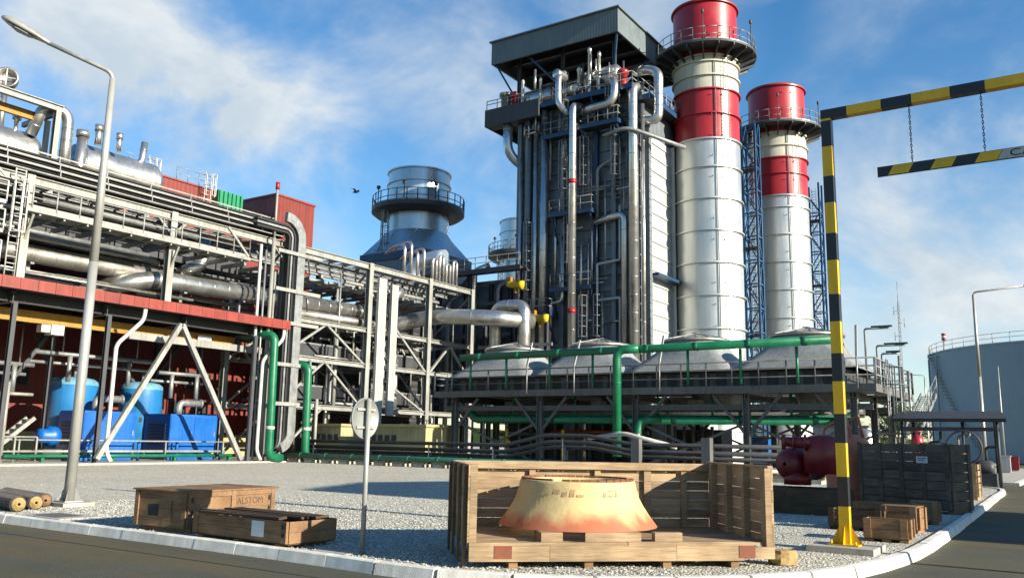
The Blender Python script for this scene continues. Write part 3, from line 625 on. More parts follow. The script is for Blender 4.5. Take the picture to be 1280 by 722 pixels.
for xc in (-2.15, -1.06, .4, 1.6, 2.7):
    b = MB(); z = bz1 + .002; k = 0; top = zt
    while z < top - .02:
        u = Vector((1, 0, 0)) if k % 2 else Vector((0, 1, 0)); hgt = .06
        pts = [Vector((xc, py_, z + .034)) + u * (.013 * math.cos(t)) + Vector((0, 0, .034 * math.sin(t))) for t in [2 * PI * i / 8 for i in range(8)]]
        b.pipe(pts, .006, 4, closed=True); z += .052; k += 1
    b.build('chain', K['darksteel'], pt)

# ------------------------------------------------------------------ crates, pump and shed on the right
wa = math.atan2(-1.6, 2.6)
bc = T('large_crate', 'large weathered grey plank crate with a small white notice, beside the red pump', 'crate', (-5.75, 27.35, 0), rz=wa, local=True)
def crate(root, w_, d_, h_, wood, post, nb=7, base=.1, posts=4, open_top=False, sparse=.02):
    for nm, o_, du, n_ in (('front_wall', (0, 0, base), (w_, 0, 0), (0, -1, 0)), ('back_wall', (0, d_, base), (w_, 0, 0), (0, 1, 0)), ('end_wall', (w_, 0, base), (0, d_, 0), (1, 0, 0)), ('end_wall', (0, 0, base), (0, d_, 0), (-1, 0, 0))):
        b = MB(); planks(b, o_, du, (0, 0, h_ - base), n_, nb, .025, sparse, .008); b.build(nm, wood, root)
    for i in range(posts):
        x = (w_ - .12) * i / (posts - 1)
        b = MB(); b.box(x, x + .12, -.055, -.026, base, h_ + .02); b.build('post', post, root)
    for y in (0, d_ - .12): b = MB(); b.box(w_ + .026, w_ + .055, y, y + .12, base, h_); b.build('post', post, root)
    b = MB(); b.box(0, w_, .02, d_ - .02, base - .02, base + .01); b.build('floor', wood, root)
    for i in range(3): x = (w_ - .15) * i / 2; b = MB(); b.box(x, x + .15, 0, d_, 0, base - .022); b.build('skid', post, root)
    if not open_top: b = MB(); planks(b, (0, 0, h_ + .002), (w_, 0, 0), (0, d_, 0), (0, 0, 1), 6, .025, .01, .005); b.build('lid', wood, root)
crate(bc, 3.05, .75, 1.82, K['oldwood'], K['oldwood'], 7, posts=5, open_top=True)
b = MB(); b.box(2.05, 2.42, -.0600, -.0575, 1.3, 1.48); b.build('notice', K['paper'], bc)
b = MB(); b.box(2.1, 2.37, -.062, -.0605, 1.42, 1.44); b.box(2.1, 2.3, -.062, -.0605, 1.37, 1.39); b.build('notice_print', K['ink'], bc)
c2 = T('plank_crate', 'dark grey crate standing behind the large one, its end boards pale and sunlit', 'crate', (-4.15, 28.9, 0), rz=R(2), local=True)
crate(c2, .85, 3.2, 1.72, K['oldwood'], K['oldwood'], 6, posts=3, open_top=True)
c3 = T('slatted_crate', 'low pale slatted crate at the kerb beyond the grey plank crates', 'crate', (-4.05, 33.6, 0), rz=R(2), local=True)
crate(c3, .72, 1.6, 1.2, K['wood'], K['wood'], 5, posts=3, open_top=True, sparse=.05)
rg = MB(); rg.pipe(circle((0, 0, 0), .62, 28), .035, 6, closed=True); rg.v = [Vector((-4.0 + v.x * .96, 36.9 + v.z, 1.75 + v.y)) for v in rg.v]; rg.tube((-4.0, 36.9, 0), (-4.0, 36.9, 1.15), .04, 8)
S(rg, 'hose_ring', K['darksteel'], 'dark round hose ring on a post behind the grey crates', 'hose ring')
for (x, y, w_, d_, h_, rz, nm, lab, nb, op) in ((-4.72, 19.3, 1.05, .55, .42, -.05, 'small_crate', 'small brown crate right behind the gate post', 2, True), (-3.62, 17.35, .74, .62, .40, .05, 'small_crate', 'small open brown crate by the kerb, nearest of the small crates', 2, True),
        (-3.75, 19.6, .7, .55, .50, -.1, 'small_crate', 'small stencilled crate at the kerb between two others, taller than they are', 2, False), (-4.5, 20.6, 1.15, .6, .5, -.08, 'small_crate', 'long dark crate behind the smaller ones, under the large grey crate', 2, True), (-3.55, 22.0, .55, .5, .48, .1, 'small_crate', 'small brown box standing against the large grey crate corner', 2, False)):
    t = T(nm, lab, 'crate', (x, y, 0), rz=rz, local=True); wd = K['boxwood'] if x > -4.6 else K['dkwood']
    crate(t, w_, d_, h_, wd, wd, nb, .07, 2, op, .012)
    if 'stencilled' in lab: text('ALSTOM', .1, K['fadedink'], t, Matrix.Translation((w_ / 2, -.035, h_ - .11)) @ Matrix.Rotation(PI / 2, 4, 'X'))
# red pump on its skid
pp = T('red_pump', 'dark red pump casing with a flanged side pipe on a dark timber skid', 'pump', (-6.4, 23.6, 0))
b = MB(); b.box(-7.4, -5.3, 22.7, 24.4, .0, .62); b.build('skid', K['dkwood'], pp)
b = MB(); b.lathe((-6.5, 24.9, 1.22), [(.05, -1.4), (.30, -1.35), (.42, -1.15), (.50, -.85), (.50, -.45), (.36, -.3), (.34, 0), (.44, .05), (.44, .2), (.05, .22)], 28, (.25, .97, 0)); b.tube((-6.62, 23.9, .68), (-6.62, 23.9, 1.0), .35, 14); b.build('casing', K['pumpred'], pp)
b = MB(); b.lathe((-5.95, 23.3, 1.78), [(.02, 0), (.15, 0), (.15, .5), (.13, .55), (.13, .75), (.2, .76), (.2, .84), (.02, .84)], 18, (-.83, -.15, .02)); b.build('side_pipe', K['pumpred'], pp)
for q in (.28, .62): b = MB(); b.lathe((-5.95 - .83 * q, 23.3 - .15 * q, 1.78 + .02 * q), [(.13, 0), (.21, 0), (.21, .05), (.13, .05)], 18, (-.83, -.15, .02)); b.build('flange', K['pumpred'], pp)
b = MB(); b.tube((-6.1, 23.35, 1.2), (-5.98, 23.3, 1.8), .14, 12); b.lathe((-5.85, 23.6, 1.0), [(.02, 0), (.5, 0), (.5, .9), (.2, 1.0), (.02, 1.0)], 20); b.build('body', K['pumpred'], pp)
b = MB(); b.lathe((-7.22, 22.5, 1.0), [(.01, -.1), (.06, -.08), (.12, .0), (.12, .06), (.03, .08), (.03, .3)], 10, (.5, .8, .1)); b.build('hand_wheel', K['darksteel'], pp)
od = T('orange_cover', 'pale orange domed cover with a bent tube frame rising behind the red pump', 'cover', (-6.3, 27.9, 0))
b = MB(); b.lathe((-6.3, 28.6, 0), [(.7, 0), (.72, 1.5), (.66, 1.75), (.5, 1.95), (.25, 2.06), (.02, 2.09)], 28); b.build('dome', K['orange'], od)
b = MB()
for dx in (0, .3): b.pipe([(-7.1 + dx, 28.6 + dx, 1.6), (-7.0 + dx, 28.5 + dx, 2.25), (-6.3 + dx, 28.3 + dx, 2.65), (-6.15 + dx, 28.3 + dx, 1.9)], .045, 7, .1)
b.build('frame', K['orange'], od)
# shed with a dark lean-to roof
sh = T('open_shed', 'open sided shed with a thin dark sheet roof behind the grey crates', 'shed', (-6.4, 47, 0))
b = MB(); a1, a2, a3, a4 = Vector((-7.9, 45, 2.92)), Vector((-3.1, 45, 2.92)), Vector((-3.6, 49.5, 3.42)), Vector((-8.4, 49.5, 3.42))
th_ = Vector((0, 0, .16)); b.skin([[a1, a2, a3, a4], [a1 + th_, a2 + th_, a3 + th_, a4 + th_]], smooth=False); b.build('roof', K['roofdark'], sh)
for x, y in ((-7.5, 45.3), (-4.9, 45.3), (-3.5, 45.3), (-7.6, 49.2), (-3.9, 49.2)): b = MB(); b.tube((x, y, 0), (x, y, 2.95 + (y - 45) * .1), .07, 8); b.build('post', K['darksteel'], sh)
b = MB(); b.bar((-7.7, 45.3, 2.6), (-3.4, 45.3, 2.6), .1, .18); b.build('eaves_beam', K['darksteel'], sh)
for (x, y, s_, lab, mt_) in ((-6.6, 46.4, 1.0, 'dark skid mounted motor under the left part of the shed roof', 'darksteel'), (-5.4, 46.8, 1.15, 'dark pump set in the middle of the open shed', 'galv'), (-4.2, 46.2, .9, 'dark machine under the right end of the shed roof', 'darksteel')):
    t = T('shed_machine', lab, 'machine', (x, y, 0)); b = MB(); b.box(x - .5, x + .5, y - .4, y + .4, 0, .35 * s_ + .3); b.build('base', K['darksteel'], t)
    b = MB(); b.lathe((x - .55, y, .95 * s_), [(.02, 0), (.25, 0), (.34, .1), (.34, .8), (.25, .95), (.02, .95)], 16, (1, 0, 0)); b.build('body', K[mt_], t)
    b = MB(); b.pipe([(x + .1, y, 1.1 * s_), (x + .1, y, 2.0 * s_), (x + .6, y, 2.0 * s_), (x + .6, y, 2.5)], .06, 8, .15); b.build('pipe', K[mt_], t)
t = T('red_valve', 'small red valve with a hand wheel standing at the left end of the shed', 'valve', (-6.7, 44.2, 0)); b = MB(); b.lathe((-6.7, 44.2, 0), [(.1, 0), (.1, 1.6), (.22, 1.7), (.28, 1.95), (.24, 2.2), (.1, 2.3), (.02, 2.32)], 16); b.build('body', K['red'], t)
b = MB(); b.pipe(circle((-6.7, 44.2, 2.45), .22, 16), .025, 5, closed=True); b.tube((-6.7, 44.2, 2.3), (-6.7, 44.2, 2.45), .03, 6); b.build('hand_wheel', K['red'], t)
for (px0, py0, Y, w_, h_, mt_, lab) in ((1254, 574, 75, .9, 1.2, 'whitep', 'small white cabinet beside the road below the round tank'), (1266, 572, 82, .8, 1.1, 'red', 'small red hydrant cabinet beside the white one below the round tank')):
    p = ay(px0, py0, Y); t = T('roadside_cabinet', lab, 'cabinet', (p.x, Y, 0)); b = MB(); b.box(p.x - w_ / 2, p.x + w_ / 2, Y, Y + .5, .1, h_); b.build('body', K[mt_], t); b = MB(); b.box(p.x - w_ / 2 - .06, p.x + w_ / 2 + .06, Y - .06, Y + .56, h_ + .002, h_ + .07); b.build('top', K[mt_], t); b = MB(); b.box(p.x - w_ / 2 + .05, p.x + w_ / 2 - .05, Y + .03, Y + .47, 0, .098); b.build('plinth', K['conc'], t)

# ------------------------------------------------------------------ storage tank, mast, distant trees
TR, TC = 21.0, None
e1 = ay(1165, 500, 140); e = Vector((e1.x, e1.y, 0)); dd = e.normalized(); side = Vector((dd.y, -dd.x, 0))
TC = e + side * TR * .995 + dd * TR * .1
tk = T('storage_tank', 'huge round blue grey storage tank with a railing around its roof', 'tank', TC)
b = MB(); prof = []
zt2 = 15.2
for k in range(8): z0 = k * zt2 / 8; prof += [(TR + .01 * (k % 2), z0), (TR + .01 * (k % 2), z0 + zt2 / 8 - .001)]
b.lathe(TC, prof, 96, sharp=True); b.build('shell', K['tank'], tk)
b = MB(); b.lathe(TC, [(TR + .15, zt2 - .12), (TR + .15, zt2 + .02), (TR - .1, zt2 + .1), (TR * .5, zt2 + .9), (.01, zt2 + 1.5)], 96); b.build('roof', K['white'], tk)
b = MB(); railing(b, [tuple(Vector(q)) for q in circle((TC.x, TC.y, zt2 + .1), TR - .1, 56)], 1.2, 2.4, .04, 0, True, (.6,)); b.build('railing', K['whitep'], tk)
b = MB(); n0 = 30
for i in range(n0):
    t0 = PI * 1.12 + .55 * i / n0; z = 15 - 15 * i / n0
    p = TC + Vector((math.cos(t0), math.sin(t0), 0)) * (TR + .4); b.obox(p + Vector((0, 0, z)), Vector((math.cos(t0), math.sin(t0), 0)) * .35, Vector((-math.sin(t0), math.cos(t0), 0)) * .25, (0, 0, .03)); b.tube(p + Vector((0, 0, z)), p + Vector((0, 0, z + 1)), .025, 4)
b.build('spiral_stair', K['galv'], tk)
for a_ in (1.10, 1.155): 
    t0 = PI * a_; p = TC + Vector((math.cos(t0), math.sin(t0), 0)) * (TR + .35); b = MB(); b.pipe([p, p + Vector((0, 0, 14.5)), p + Vector((0, 0, 14.5)) - (p - TC).normalized() * .6], .12, 8, .3); b.build('pipe', K['tank'], tk)
p = ay(1181, 443, 136); t = T('aircraft_beacon', 'red and white warning beacon on a thin pole at the tank rim', 'beacon', (p.x, 136, 14)); b = MB(); b.tube((p.x, 136, 14), (p.x, 136, p.z + 2.0), .07, 8); b.build('pole', K['galv'], t)
for i, mt_ in enumerate(('red', 'whitep', 'red')): b = MB(); b.lathe((p.x, 136, p.z + 2.0 + i * .36), [(.05, 0), (.3, .03), (.3, .32), (.05, .35)], 14); b.build('band', K[mt_], t)
p = ay(1127, 455, 180); mp_ = Vector((p.x, 180, 0)); t = T('radio_mast', 'very thin lattice radio mast with small antennas far behind the cooler platform', 'mast', mp_); b = MB()
for k in range(3): a_ = 2 * PI * k / 3; d = Vector((math.cos(a_), math.sin(a_), 0)) * .3; b.tube(mp_ + d, mp_ + d * .5 + Vector((0, 0, 29)), .05, 5)
z = 0
while z < 29:
    for k in range(3): a_ = 2 * PI * k / 3; a2_ = a_ + 2 * PI / 3; b.tube(mp_ + Vector((math.cos(a_), math.sin(a_), 0)) * .28 + Vector((0, 0, z)), mp_ + Vector((math.cos(a2_), math.sin(a2_), 0)) * .28 + Vector((0, 0, z + .9)), .03, 4)
    z += .9
b.build('lattice', K['galv'], t)
b = MB(); b.tube(mp_ + Vector((0, 0, 29)), mp_ + Vector((0, 0, 33.6)), .06, 6); b.build('whip_antenna', K['galv'], t)
for z, s_ in ((25.5, 1), (28, -1), (23, -1)): b = MB(); b.tube(mp_ + Vector((s_ * .9, .3, z - .8)), mp_ + Vector((s_ * .9, .3, z + .8)), .07, 6); b.tube(mp_ + Vector((0, 0, z)), mp_ + Vector((s_ * .9, .3, z)), .04, 5); b.build('side_antenna', K['galv'], t)
p = ay(1257, 560, 120); b = MB(); b.tube((p.x, 118, 0), (p.x, 118, 11.5), .12, 8, .07); b.box(p.x - .3, p.x + .3, 117.7, 118.3, 0, .6); S(b, 'thin_pole', K['lamp'], 'thin bare pale pole standing before the round tank', 'pole')

def tree(x, y, h, cr, label, seed, group='trees beyond the plant', n=1500):
    rnd = random.Random(seed); t = T('distant_tree', label, 'tree', (x, y, 0), group)
    tr = MB(); tr.tube((x, y, -.2), (x + .3, y, h * .5), h * .025, 7, h * .014); limbs = []
    for k in range(7):
        a_ = rnd.uniform(0, 6.28); q = Vector((x + .2, y, h * rnd.uniform(.3, .5))); e = Vector((x + math.cos(a_) * cr * rnd.uniform(.3, .75), y + math.sin(a_) * cr * .6, h * rnd.uniform(.55, .92))); tr.tube(q, e, h * .01, 5, h * .004); limbs.append(e)
    tr.build('trunk', K['bark'], t); cw_ = MB()
    for e in limbs * 2:
        c = e + Vector((rnd.gauss(0, cr * .18), rnd.gauss(0, cr * .18), rnd.gauss(0, h * .05))); rr = cr * rnd.uniform(.22, .45)
        for i in range(n // 14):
            d = Vector((rnd.gauss(0, 1), rnd.gauss(0, 1), rnd.gauss(0, .7))); d = d.normalized() * rr * rnd.random() ** .4; s_ = rnd.uniform(.12, .26) * h / 9
            u = Vector((rnd.gauss(0, 1), rnd.gauss(0, 1), rnd.gauss(0, 1))).normalized(); v_ = u.orthogonal().normalized(); cw_.quad(c + d + u * s_, c + d + v_ * s_ * .5, c + d - u * s_, c + d - v_ * s_ * .5)
    cw_.build('crown', K['leaf'], t)
for i, (px0, Y, h_, cr, lab) in enumerate(((1103, 185, 8.5, 4.2, 'rounded dark tree in the gap under the right end of the cooler platform'), (1122, 205, 12.0, 5.5, 'tall loose dark tree directly below the radio mast'), (1143, 195, 10.5, 4.6, 'spreading dark tree right of the radio mast foot'), (1160, 210, 8.6, 4.2, 'small dark tree at the left edge of the round tank'), (1086, 230, 8.0, 5, 'low dark tree behind the pale orange cover'),
        (950, 260, 9.5, 5.5, 'distant tree seen under the platform right of the second chimney foot'), (1005, 250, 9, 5, 'distant tree seen under the platform behind the gate post'), (1040, 240, 9.5, 5.2, 'distant tree seen just right of the gate post'))):
    p = ay(px0, 540, Y); tree(p.x, Y, h_, cr, lab, 40 + i)
b = MB(); b.quad((-700, 420, -.17), (700, 620, -.17), (700, 624, 7), (-700, 424, 7)); 
hl = MB(); prev = None
for i in range(121):
    x = -900 + i * 12; z = 9 + 3 * math.sin(i * .35) + 2 * math.sin(i * 1.7) + random.uniform(-1, 1); hl.v += [Vector((x, 520 + x * .1, -.2)), Vector((x, 532 + x * .1, z)), Vector((x, 600 + x * .1, z * .8)), Vector((x, 640 + x * .1, -.2))]
    if i:
        k = 4 * i
        for j in range(3): hl.fc([k - 4 + j, k + j, k + j + 1, k - 3 + j], True)
STR(hl, 'hills', K['leaf'])

# unseen warehouse added right of the frame, to cast the shade over crates and yard
wh = T('warehouse', 'unseen grey warehouse added across the road to cast its shadow over the yard', 'warehouse', (20, 24.5, 0))
b = MB(); b.box(14, 30, 19.8, 29.5, -.15, 12.2); b.build('wall', K['hall'], wh)
b = MB(); b.skin([[Vector((13.6, 19.4, 12.202)), Vector((13.6, 29.9, 12.202)), Vector((13.6, 24.6, 13.0))], [Vector((30.4, 19.4, 12.202)), Vector((30.4, 29.9, 12.202)), Vector((30.4, 24.6, 13.0))]], smooth=False); b.build('roof', K['roof'], wh)
b = MB(); b.box(13.95, 13.99, 22, 27, -.1, 5); b.build('door', K['galv'], wh)
# ------------------------------------------------------------------ turbine hall
V = Vector
hall = T('turbine_hall', 'long dark red clad turbine hall behind the pipe rack and canopy', 'building', (-66, 25, 0))
HX = -57.0
b = MB(); b.box(-76, HX - 3, 34.5, 47.2, 18.6, 21.85); b.build('upper_wall', K['hall'], hall)
b = MB(); b.box(-76, HX, 2, 47.2, 1.7, 18.5); b.build('wall', K['hall'], hall)
b = MB(); b.box(-76, HX + .15, 1.9, 47.3, 0, 1.695); b.build('plinth', K['beige'], hall)
b = MB(); b.box(-76.1, HX - 2.9, 34.4, 47.3, 21.852, 21.98); b.build('roof_edge', K['fascia'], hall)
for (y0, y1, z0, z1) in ((20, 22.4, 4.6, 5.6), (23.2, 26, 4.6, 5.6), (26.6, 29.4, 4.6, 5.6), (38.2, 39.4, 2.6, 4.2), (40.0, 41.2, 2.6, 4.2), (42.0, 43.2, 2.6, 4.2), (38.2, 39.4, 5.0, 6.4), (41, 42.4, 5, 6.4), (28, 30, 10.2, 11.4), (32, 34.5, 10.2, 11.4), (36, 38.5, 10.2, 11.4), (25, 27, 15.5, 16.4), (33, 36, 15.6, 16.5)):
    f = MB(); f.box(HX, HX + .06, y0, y1, z0, z1); fo = f.build('window', K['darksteel'], hall)
    f = MB(); f.box(HX + .061, HX + .07, y0 + .08, y1 - .08, z0 + .08, z1 - .08); f.build('pane', K['black'], fo)
for y0 in (25.2, 31.4, 35.4): b = MB(); b.box(HX, HX + .07, y0, y0 + 1.3, .05, 2.3); dr = b.build('door', K['galv'], hall)
rbx = T('red_plant_room', 'tall dark red box with a shaded end, above the rack right of the green container', 'building', (-64.5, 53.4, 16))
b = MB(); b.box(-69, -60, 51.2, 55.9, 12, 23.25); b.build('wall', K['hall'], rbx)
b = MB(); b.box(-69.1, -59.9, 51.1, 56.0, 23.252, 23.42); b.build('roof_edge', K['fascia'], rbx)
b = MB(); b.box(-69, -60.2, 46, 51.1, 0, 12); b.build('base', K['darksteel'], rbx)
gc = T('green_container', 'bright green ribbed container on the hall roof beside the red box', 'container', (-60.5, 45, 19.5))
b = MB(); b.box(-62, -59.2, 44.4, 46.9, 18.6, 21.9); b.build('body', K['grn2'], gc)
for i in range(6): b = MB(); b.box(-59.2, -59.05, 44.45 + i * .43, 44.67 + i * .43, 18.6, 21.85); b.build('rib', K['grn2'], gc)
for i, (y, z0, z1, lab) in enumerate(((38.2, 18.6, 23.0, 'white caged ladder on the red hall roof beside the silver drum'), (43.4, 18.8, 23.1, 'white caged ladder on the hall roof left of the green container'))):
    t = T('roof_ladder', lab, 'ladder', (-59.3, y, z0), 'caged ladders on the hall roof'); b = MB(); ladder(b, -59.3, y, z0, z1, (0, 1, 0), (1, 0, 0), .6, True, .035); b.build('ladder', K['whitep'], t)
    b = MB(); railing(b, [(-59.9, y - 2.6, z1 - 1.2), (-59.9, y + .6, z1 - 1.2)], 1.1, 1.2, .03, 0); b.build('railing', K['galv'], t)

# ------------------------------------------------------------------ canopy with red fascia
CX = -44.3
cp = T('canopy', 'long open canopy with a red panelled fascia above the blue compressors', 'canopy', (-48, 28, 0))
b = MB()
y = 12.0; i = 0
while y < 39.6:
    b.box(CX, CX + .08, y, min(y + .88, 39.7), 8.72, 9.3); y += .9
b.build('fascia', K['fascia'], cp)
b = MB(); b.box(-55.5, CX - .02, 12, 39.7, 8.75, 9.25); b.build('roof_slab', K['roofdark'], cp)
b = MB(); b.box(CX - 1.5, CX - 1.2, 12, 39.7, 8.2, 8.74); b.build('edge_beam', K['roofdark'], cp)
b = MB(); b.box(CX - 4.0, CX - 3.72, 12, 39.7, 8.0, 8.745); b.build('edge_beam', K['roofdark'], cp)
for y in (22.0, 27.1, 37.3):
    for x in (CX - .5, CX - 6, CX - 11): b = MB(); b.ibeam((x, y, 0), (x, y, 8.1), .22, .24, .04, side=(1, 0, 0)); b.build('column', K['darksteel'], cp)
    b = MB(); b.ibeam((CX - .7, y, 8.4), (-55.5, y, 8.4), .3, .55, .04); b.build('roof_beam', K['darksteel'], cp)
for y in (17, 32.2): b = MB(); b.ibeam((CX - .7, y, 8.4), (-55.5, y, 8.4), .3, .55, .04); b.build('roof_beam', K['darksteel'], cp)
for (p, q) in (((31.42, 8.1), (26.95, .3)), ((31.5, 8.1), (36.5, .2))): b = MB(); b.bar((CX - .12, p[0], p[1]), (CX - .12, q[0], q[1]), .26, .26); b.build('brace', K['steel'], cp)
for (x, p, q) in ((-52, (31.5, 7.8), (36.9, .5)), (-52, (36.9, 7.8), (31.5, .5)), (-50, (22.3, .5), (26.8, 7.5)), (-54, (28, 7.6), (31.5, 1))): b = MB(); b.bar((x, p[0], p[1]), (x, q[0], q[1]), .2); b.build('cross_brace', K['darksteel'], cp)
for y in (27.5, 37.75):
    b = MB(); b.pipe([(CX + .16, y + 1.35, 8.62), (CX + .16, y + 1.3, 8.0), (CX - .18, y, 6.5), (CX - .18, y, .7), (CX + .05, y + .2, .15)], .115, 10, .3); b.build('downpipe', K['whitep'], cp)
b = MB(); b.bar((-46.6, 29.5, 7.35), (-46.6, 39.3, 7.35), .3, .42); b.build('lower_beam', K['steel'], cp)
for (y0, y1) in ((12, 24.5), (28.5, 37.4)):
    pass
cr = T('crane_girder', 'yellow monorail crane girder hung under the canopy roof', 'crane', (-47, 26, 7.5))
b = MB(); b.ibeam((-47, 12, 7.75), (-47, 37.4, 7.75), .34, .62, .05); b.build('girder', K['crane'], cr)
for y in (14, 20, 26, 32, 37): b = MB(); b.bar((-47, y, 8.06), (-47, y, 8.14), .2); b.build('hanger', K['darksteel'], cr)
b = MB(); b.box(-46.8, -46.75, 34.4, 35.4, 7.62, 7.9); b.build('load_plate', K['paper'], cr)
b = MB(); b.box(-47.35, -46.65, 25.0, 25.7, 6.9, 7.44); b.box(-47.25, -46.75, 24.5, 24.98, 7.0, 7.4); b.build('hoist', K['whitep'], cr)
b = MB(); b.tube((-47, 25.3, 5.8), (-47, 25.3, 6.9), .04, 6); b.build('hoist_chain', K['darksteel'], cr)
# slab under canopy
b = MB(); b.box(-57, CX + .25, 10, 39.9, -.1, .10); STR(b, 'canopy_floor', K['conc'])
# blue tanks
def blue_tank(c, r, h, label):
    t = T('air_receiver', label, 'tank', c); x, y = c[0], c[1]
    b = MB(); b.lathe((x, y, 0), [(r * .8, .45), (r, .75), (r, h - .5)], 32); b.build('shell', K['sky'], t)
    b = MB(); b.lathe((x, y, 0), [(r * 1.004, h - .5), (r * .97, h - .28), (r * .8, h - .1), (r * .4, h), (.02, h + .03)], 32); b.build('domed_top', M('sunlit_pale_top', (.10, .24, .34), .55, 0, .2, 2), t)  # paler blue paints the sunlight on the dome into its colour
    for k in range(3): a_ = 2 * PI * k / 3 + .3; b = MB(); b.box(x + math.cos(a_) * r * .85 - .1, x + math.cos(a_) * r * .85 + .1, y + math.sin(a_) * r * .85 - .1, y + math.sin(a_) * r * .85 + .1, .1, .8); b.build('leg', K['blue'], t)
    b = MB(); b.bar((x + r * .84, y - r * .56, 2.55), (x + r * 1.0, y - r * .1, 2.55), .03, .3); b.build('name_plate', K['black'], t)
    b = MB(); b.tube((x, y, h), (x, y, h + .7), .09, 8); b.pipe([(x + r * .9, y + .3, 1.2), (x + r + .5, y + .3, 1.2), (x + r + .5, y + .3, .4)], .1, 8, .2); b.build('nozzle', K['galv'], t)
blue_tank((-51.6, 29.4, 0), 1.38, 5.0, 'light blue upright tank with a pale domed top, left one behind the compressors')
blue_tank((-51.6, 34.0, 0), 1.32, 5.0, 'light blue upright tank with a pale domed top, between the two blue enclosures')
def enclosure(y0, y1, x0, x1, label, n):
    t = T('compressor_enclosure', label, 'compressor', ((x0 + x1) / 2, (y0 + y1) / 2, 0)); b = MB()
    b.box(x0, x1, y0, y1, .55, 2.85); b.build('cabinet', K['blue'], t)
    b = MB(); b.box(x0 + .05, x1 - .05, y0 + .05, y1 - .05, 2.852, 2.93); b.build('top', K['blue'], t)
    b = MB(); b.box(x0, x1, y0, y1, .12, .30); b.box(x0 + .15, x1 - .15, y0 + .15, y1 - .15, .302, .548); b.build('skid_frame', K['blue'], t)
    for i in range(n):
        ya = y0 + (y1 - y0) * i / n; yb = y0 + (y1 - y0) * (i + 1) / n; b = MB(); b.box(x1, x1 + .035, ya + .04, yb - .04, .62, 2.78); d_ = b.build('door', K['blue'], t)
        b = MB(); b.box(x1 + .036, x1 + .07, yb - .25, yb - .17, 1.55, 1.85); b.build('handle', K['galv'], d_)
    b = MB(); yv = (y0 + y1) / 2
    for k in range(7): b.box(x0 + .4, x1 - .4, y0 - .03, y0 - .002, 1.0 + k * .2, 1.1 + k * .2)
    b.islands('louvre', K['darksteel'], t)
    b = MB(); b.pipe([(x0 + .9, yv, 2.94), (x0 + .9, yv, 3.7), (x0 + .9, yv + 1.6, 3.7)], .22, 12, .35, .8); b.lathe((x0 + .9, yv + 1.55, 3.7), [(.2, 0), (.3, .02), (.3, .1), (.2, .12)], 14, (0, 1, 0)); b.build('exhaust_pipe', K['galv'], t)
    for yy in (y0 + .15, y1 - .15): b = MB(); b.box(x1 + .5, x1 + .62, yy, yy + .12, .1, 1.3); b.build('guard_post', K['blue'], t)
enclosure(27.9, 31.2, -50.2, -47.6, 'bright blue compressor cabinet, left one with the round fan motor beside it', 2)
enclosure(33.5, 37.0, -50.2, -47.6, 'bright blue compressor cabinet nearest the right end of the canopy', 2)
t = T('fan_motor', 'round blue fan motor on a small frame left of the compressor cabinet', 'motor', (-48.5, 26.4, 0)); b = MB(); b.lathe((-48.6, 26.9, 1.45), [(.05, 0), (.5, .02), (.55, .1), (.55, .5), (.4, .6), (.4, 1.1), (.05, 1.15)], 22, (.3, -1, 0)); b.build('housing', K['blue'], t)
b = MB(); b.box(-49.2, -48, 26.0, 27.2, .1, .75); b.build('base', K['darksteel'], t); b = MB(); b.pipe(circle((0, 0, 0), .3, 14), .03, 5, closed=True); b.v = [V((-48.35 + v.x * .3, 25.72, 1.45 + v.y)) for v in b.v]; b.build('grille_ring', K['galv'], t)
hr = T('guard_rail', 'pale pipe guard rail running in front of the blue compressors', 'railing', (-46.6, 31, 0)); b = MB()
b.tube((-46.7, 23.5, 1.25), (-46.7, 37.2, 1.25), .045, 8); b.tube((-46.9, 23.5, .65), (-46.9, 37.2, .65), .08, 8)
for y in (24, 28.4, 32.7, 36.9): b.tube((-46.7, y, .1), (-46.7, y, 1.25), .05, 6)
b.build('rail', K['steel'], hr)
b = MB(); b.tube((-46.2, 23, .42), (-46.2, 37.5, .42), .1, 8)
for y in (25, 29, 33, 37): b.box(-46.3, -46.1, y - .08, y + .08, .1, .33)
S(b, 'green_pipe', K['green'], 'thin green pipe along the floor before the blue compressors', 'pipe')
t = T('stair_frame', 'pale pipe frame and sloping stair at the far left under the canopy', 'stairs', (-47.5, 23.5, 0)); b = MB()
for k in (0, .8): b.bar((-46.6 - k, 22.0, .1), (-46.6 - k, 24.6, 2.4), .12, .2); 
b.islands('stringer', K['steel'], t); b = MB()
for i in range(9): b.box(-47.4, -46.6, 22.0 + i * .29, 22.25 + i * .29, .25 + i * .255, .29 + i * .255)
b.islands('tread', K['galv'], t); b = MB(); railing(b, [(-46.5, 21.4, .1), (-46.5, 24.8, .1)], 1.3, 1.1, .05, 0); b.tube((-46.5, 23.0, 0), (-46.5, 23.0, 4.2), .12, 8); b.tube((-46.5, 23.0, 3.6), (-46.5, 24.3, 3.6), .09, 8); b.build('handrail', K['steel'], t)
for i, (y, z, L_) in enumerate(((24.0, 5.4, 4), (30, 6.2, 8), (36.0, 5.6, 4))):
    t = T('service_pipe', ('thin grey service pipe hanging under the canopy at the far left', 'long grey service pipe hung below the crane girder over the blue tanks', 'short grey service pipe under the right end of the canopy')[i], 'pipe', (-50, y, z)); b = MB()
    b.tube((-50, y - L_ / 2, z), (-50, y + L_ / 2, z), .13, 8); b.tube((-50.8, y - L_ / 2, z - .5), (-50.8, y + L_ / 2, z - .5), .1, 8); b.build('pipe', K['galv'], t)
    b = MB()
    for k in (-.3, .3): b.tube((-50, y + k * L_, z), (-50, y + k * L_, 8), .05, 5); b.tube((-50, y + k * L_ * .8, z - 1.6), (-50, y + k * L_ * .8, z), .14, 8)
    b.islands('drop', K['galv'], t)

